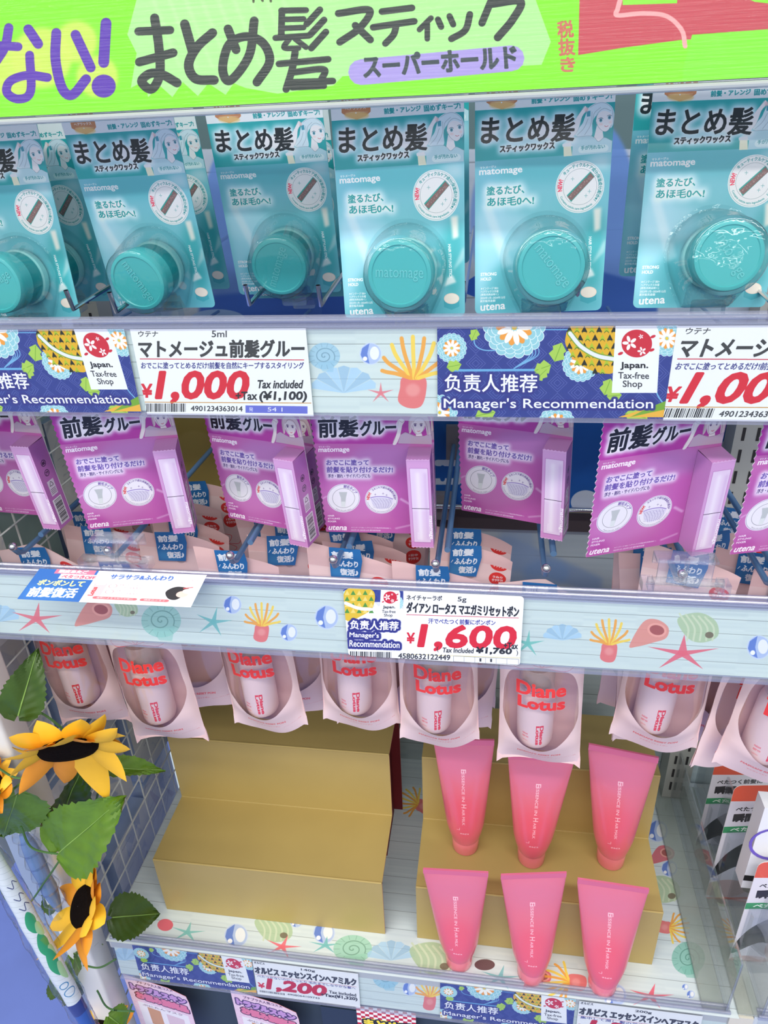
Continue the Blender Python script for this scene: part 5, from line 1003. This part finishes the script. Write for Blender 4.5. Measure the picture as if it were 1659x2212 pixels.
# white price sheet slats behind the left upper hooks are the upright above
# ------------------------------------------------------------------ sunflower garland
green=mat('leaf_green',(86,122,28),.36,noise=.35,scale=60,bump=.3); dkgreen=mat('leaf_dark',(54,82,20),.4,noise=.3,scale=60,bump=.3); vinem=mat('vine',(70,110,56),.5); yel=mat('petal_yellow',(240,186,40),.55,noise=.16,scale=40); ora=mat('petal_orange',(226,146,30),.55,noise=.15,scale=40); seed=mat('seed_head',(20,14,12),.95,0,.05,noise=.4,scale=300,bump=1.)
FY=-.045
def W3(px,dy=0): return onY(px[0],px[1],FY+dy)
g=empty('sunflower_garland',m4(W3((100,1850)),I3),'artificial sunflower garland with green leaves wound round the white post','garland'); G0=W3((100,1850))
def leaf(base,tip,wpx,tilt=.0,fold=.35,m_=green,dy=0.,dt=0.,droop=.2):
    A=W3(base,dy)-G0; B=W3(tip,dy+dt)-G0; ax=B-A; L=np.linalg.norm(ax); ax/=L; view=_n(CAM-(W3(base)+0)); s=np.cross(ax,view); s/=np.linalg.norm(s); nrm=np.cross(s,ax); s,nrm=s*math.cos(tilt)+nrm*math.sin(tilt),nrm*math.cos(tilt)-s*math.sin(tilt)
    wd=wpx/1659*L/np.linalg.norm(np.array(tip)-np.array(base))*1659*.5; b=MB(); nu,nv=14,26
    def fn(a,c):
        t_=2*a-1; w_=(math.sin(math.pi*min(1,c*1.0)**.62)**.8)*(1-.25*c) if 0<c<1 else (.0 if c>=1 else .10)
        ser=1+.05*(abs(t_)>.99)*(1 if int(round(c*nv))%2 else -1)
        back=-.10*(abs(t_)**1.5)*(1-c)*L*(c<.3)
        p=A+ax*(c*L+back)+s*t_*wd*w_*ser+nrm*(abs(t_)*wd*fold*w_-droop*L*c*c*.6+.011*L*math.sin((c-.32*abs(t_))*44)*min(1,abs(t_)*3)+.02*L*math.sin(c*9+t_*4))
        return p
    b.grid(fn,nu,nv); lf=b.obj('leaf',m_,g,True)
    b=MB(); b.tube([fn(.5,c)+nrm*.0004 for c in np.linspace(0,.95,6)],[.0009,.0008,.0006,.0005,.0004,.0002],5); b.obj('midrib',mat('vein',(120,156,72),.5),lf)
for a in (((40,1545),(78,1408),92,.1,.2,dkgreen,-.0,.02),((212,1660),(362,1657),58,.5,.5,green,.03,.03),((125,1775),(184,1666),64,-.6,.4,dkgreen,.03,.0),((128,1842),(246,1738),112,.1,.18,green,.0,.0),((36,1716),(2,1830),92,.1,.2,green,0,0),
    ((242,1982),(352,1972),96,.1,.15,dkgreen,.03,.03),((160,2070),(198,2165),52,.3,.3,green,.02,.02),((120,1960),(80,1935),20,.6,.5,dkgreen,.02,.02),((128,2142),(100,2112),24,.6,.5,dkgreen,.02,.02),((235,2195),(275,2225),60,.1,.3,green,.0,.0)): leaf(*a)
def flower3(ctr,nvec,R_,r_,np_,sd,dy=0.,elong=1.,hide=()):
    C_=W3(ctr,dy)-G0; r=random.Random(sd); N_=_n(nvec); U_=_n(np.cross(N_,[0.1,.2,1])); V_=np.cross(N_,U_)
    b=MB(); b.lathe([(r_,-.003),(r_*1.02,.001),(r_*.9,.004),(r_*.5,.0055),(.0002,.005)],26,C_,N_,U_); fo=b.obj('flower_centre',seed,g,True)
    for ring_ in (0,1):
        for i in range(np_):
            a=2*math.pi*(i+.5*ring_)/np_+r.uniform(-.1,.1); L=R_*r.uniform(.8,1.12)*(1 if ring_ else .93)*(1+.35*max(0,-(U_*math.cos(a)+V_*math.sin(a))[2])); wd=R_*.22*r.uniform(.9,1.2); d=U_*math.cos(a)+V_*math.sin(a); s=-U_*math.sin(a)+V_*math.cos(a); curl=r.uniform(-.5,.7); tw=r.uniform(-.5,.5); lift=(-.2,.2)[ring_]
            def fn(u,c):
                t_=2*u-1; w_=wd*math.sin(math.pi*(.12+.88*c)**.8)**.8 if c<1 else 0; sd_=s*math.cos(tw*c)+N_*math.sin(tw*c)
                return C_+d*(r_*.85+(L-r_*.85)*c)+sd_*t_*w_+N_*(L*lift*c+curl*L*c*c*.5-.0015-.25*w_*(1-t_*t_)*-1)
            b=MB(); b.grid(fn,4,7); b.obj('petal',yel if r.random()<.62 else ora,fo,True)
flower3((148,1618),(.28,-.68,-.43),.054,.0245,11,4,0.)
flower3((178,1958),(-.49,-.38,.51),.047,.0195,9,8,0.)
flower3((-18,1700),(-.4,-.5,.6),.034,.015,9,3); flower3((222,2222),(.1,-.4,.9),.036,.015,10,6,.02)
def vine(pts,dy=0.):
    p=np.array([W3(q,dy)-G0 for q in spline(pts,8)]); b=MB(); b.tube(p,.0011,6); b.obj('vine',vinem,g,True)
vine([(20,1545),(75,1535),(130,1570),(160,1610)],.01); vine([(-10,1655),(35,1680),(88,1676)]); vine([(60,1680),(35,1700),(10,1720)]); vine([(195,1615),(214,1660),(214,1700),(196,1760),(140,1845)],.05); vine([(45,1785),(70,1832),(138,1847)]); vine([(138,1845),(100,1900),(55,1958),(15,1945),(-5,1900)])
vine([(180,2085),(215,2090),(250,2072)],.01); vine([(210,2140),(235,2178),(290,2185)],.0); vine([(285,2170),(275,2200),(262,2225)])
# ------------------------------------------------------------------ film-wrapped item leaning at the lower left
A=onY(-26,1830,-.075); B=onY(208,2245,-.09); ax=_n(B-A); L=np.linalg.norm(B-A); t=empty('wrapped_umbrella',m4(A,I3),'film-wrapped white and green printed item with blue band at the lower left','umbrella')
wrm=imgmat('wrap',wrap_print(),.3,.5,coat=.4,bump=.6,bscale=40); view=_n(CAM-A); s=np.cross(ax,view); s/=np.linalg.norm(s); nr=np.cross(s,ax)
def body(sc,amp,sd):
    r=np.random.default_rng(sd); q=r.uniform(0,6,8)
    def fn(a,c):
        th=2*math.pi*a; rad=.0088*sc*(.5+.6*math.sin(math.pi*min(1,.15+c*.75)))*(1+amp*math.sin(5*th+30*c+q[0])+amp*math.sin(3*th-47*c+q[1])+amp*.7*math.sin(11*th+80*c+q[2]))
        return ax*L*c*1.02+s*math.cos(th)*rad+nr*math.sin(th)*rad*.8
    return fn
b=MB(); b.grid(body(.9,.02,1),24,40); 
for i,(a,c) in enumerate(b.uv): b.uv[i]=(1-(a*2)%1,1-c)
b.obj('folded_canopy',wrm,t,True)
b=MB(); b.grid(body(1.3,.05,2),40,60); b.obj('clear_wrap',clearmat('wrap_film',(.95,.97,.98),.06,.06,bump=.25,bscale=60),t,True)
A2=onY(50,1800,-.03); B2=onY(128,1965,-.04); t=empty('blue_wrapped_item',m4(A2,I3),'blue item in clear film between the white post and the wrapped umbrella','pack'); d=B2-A2; b=MB(); b.tube([d*c for c in np.linspace(0,1,8)],[.004,.007,.008,.008,.007,.008,.006,.003],10); b.obj('body',mat('pale_blue_plastic',(110,140,190),.25,noise=.4,scale=50,coat=.5),t,True); b=MB(); b.tube([d*c for c in np.linspace(-.03,1.03,20)],[.0095+.002*math.sin(i*2.1) for i in range(20)],12); b.obj('clear_wrap',clearmat('wrap_film',()),t,True)
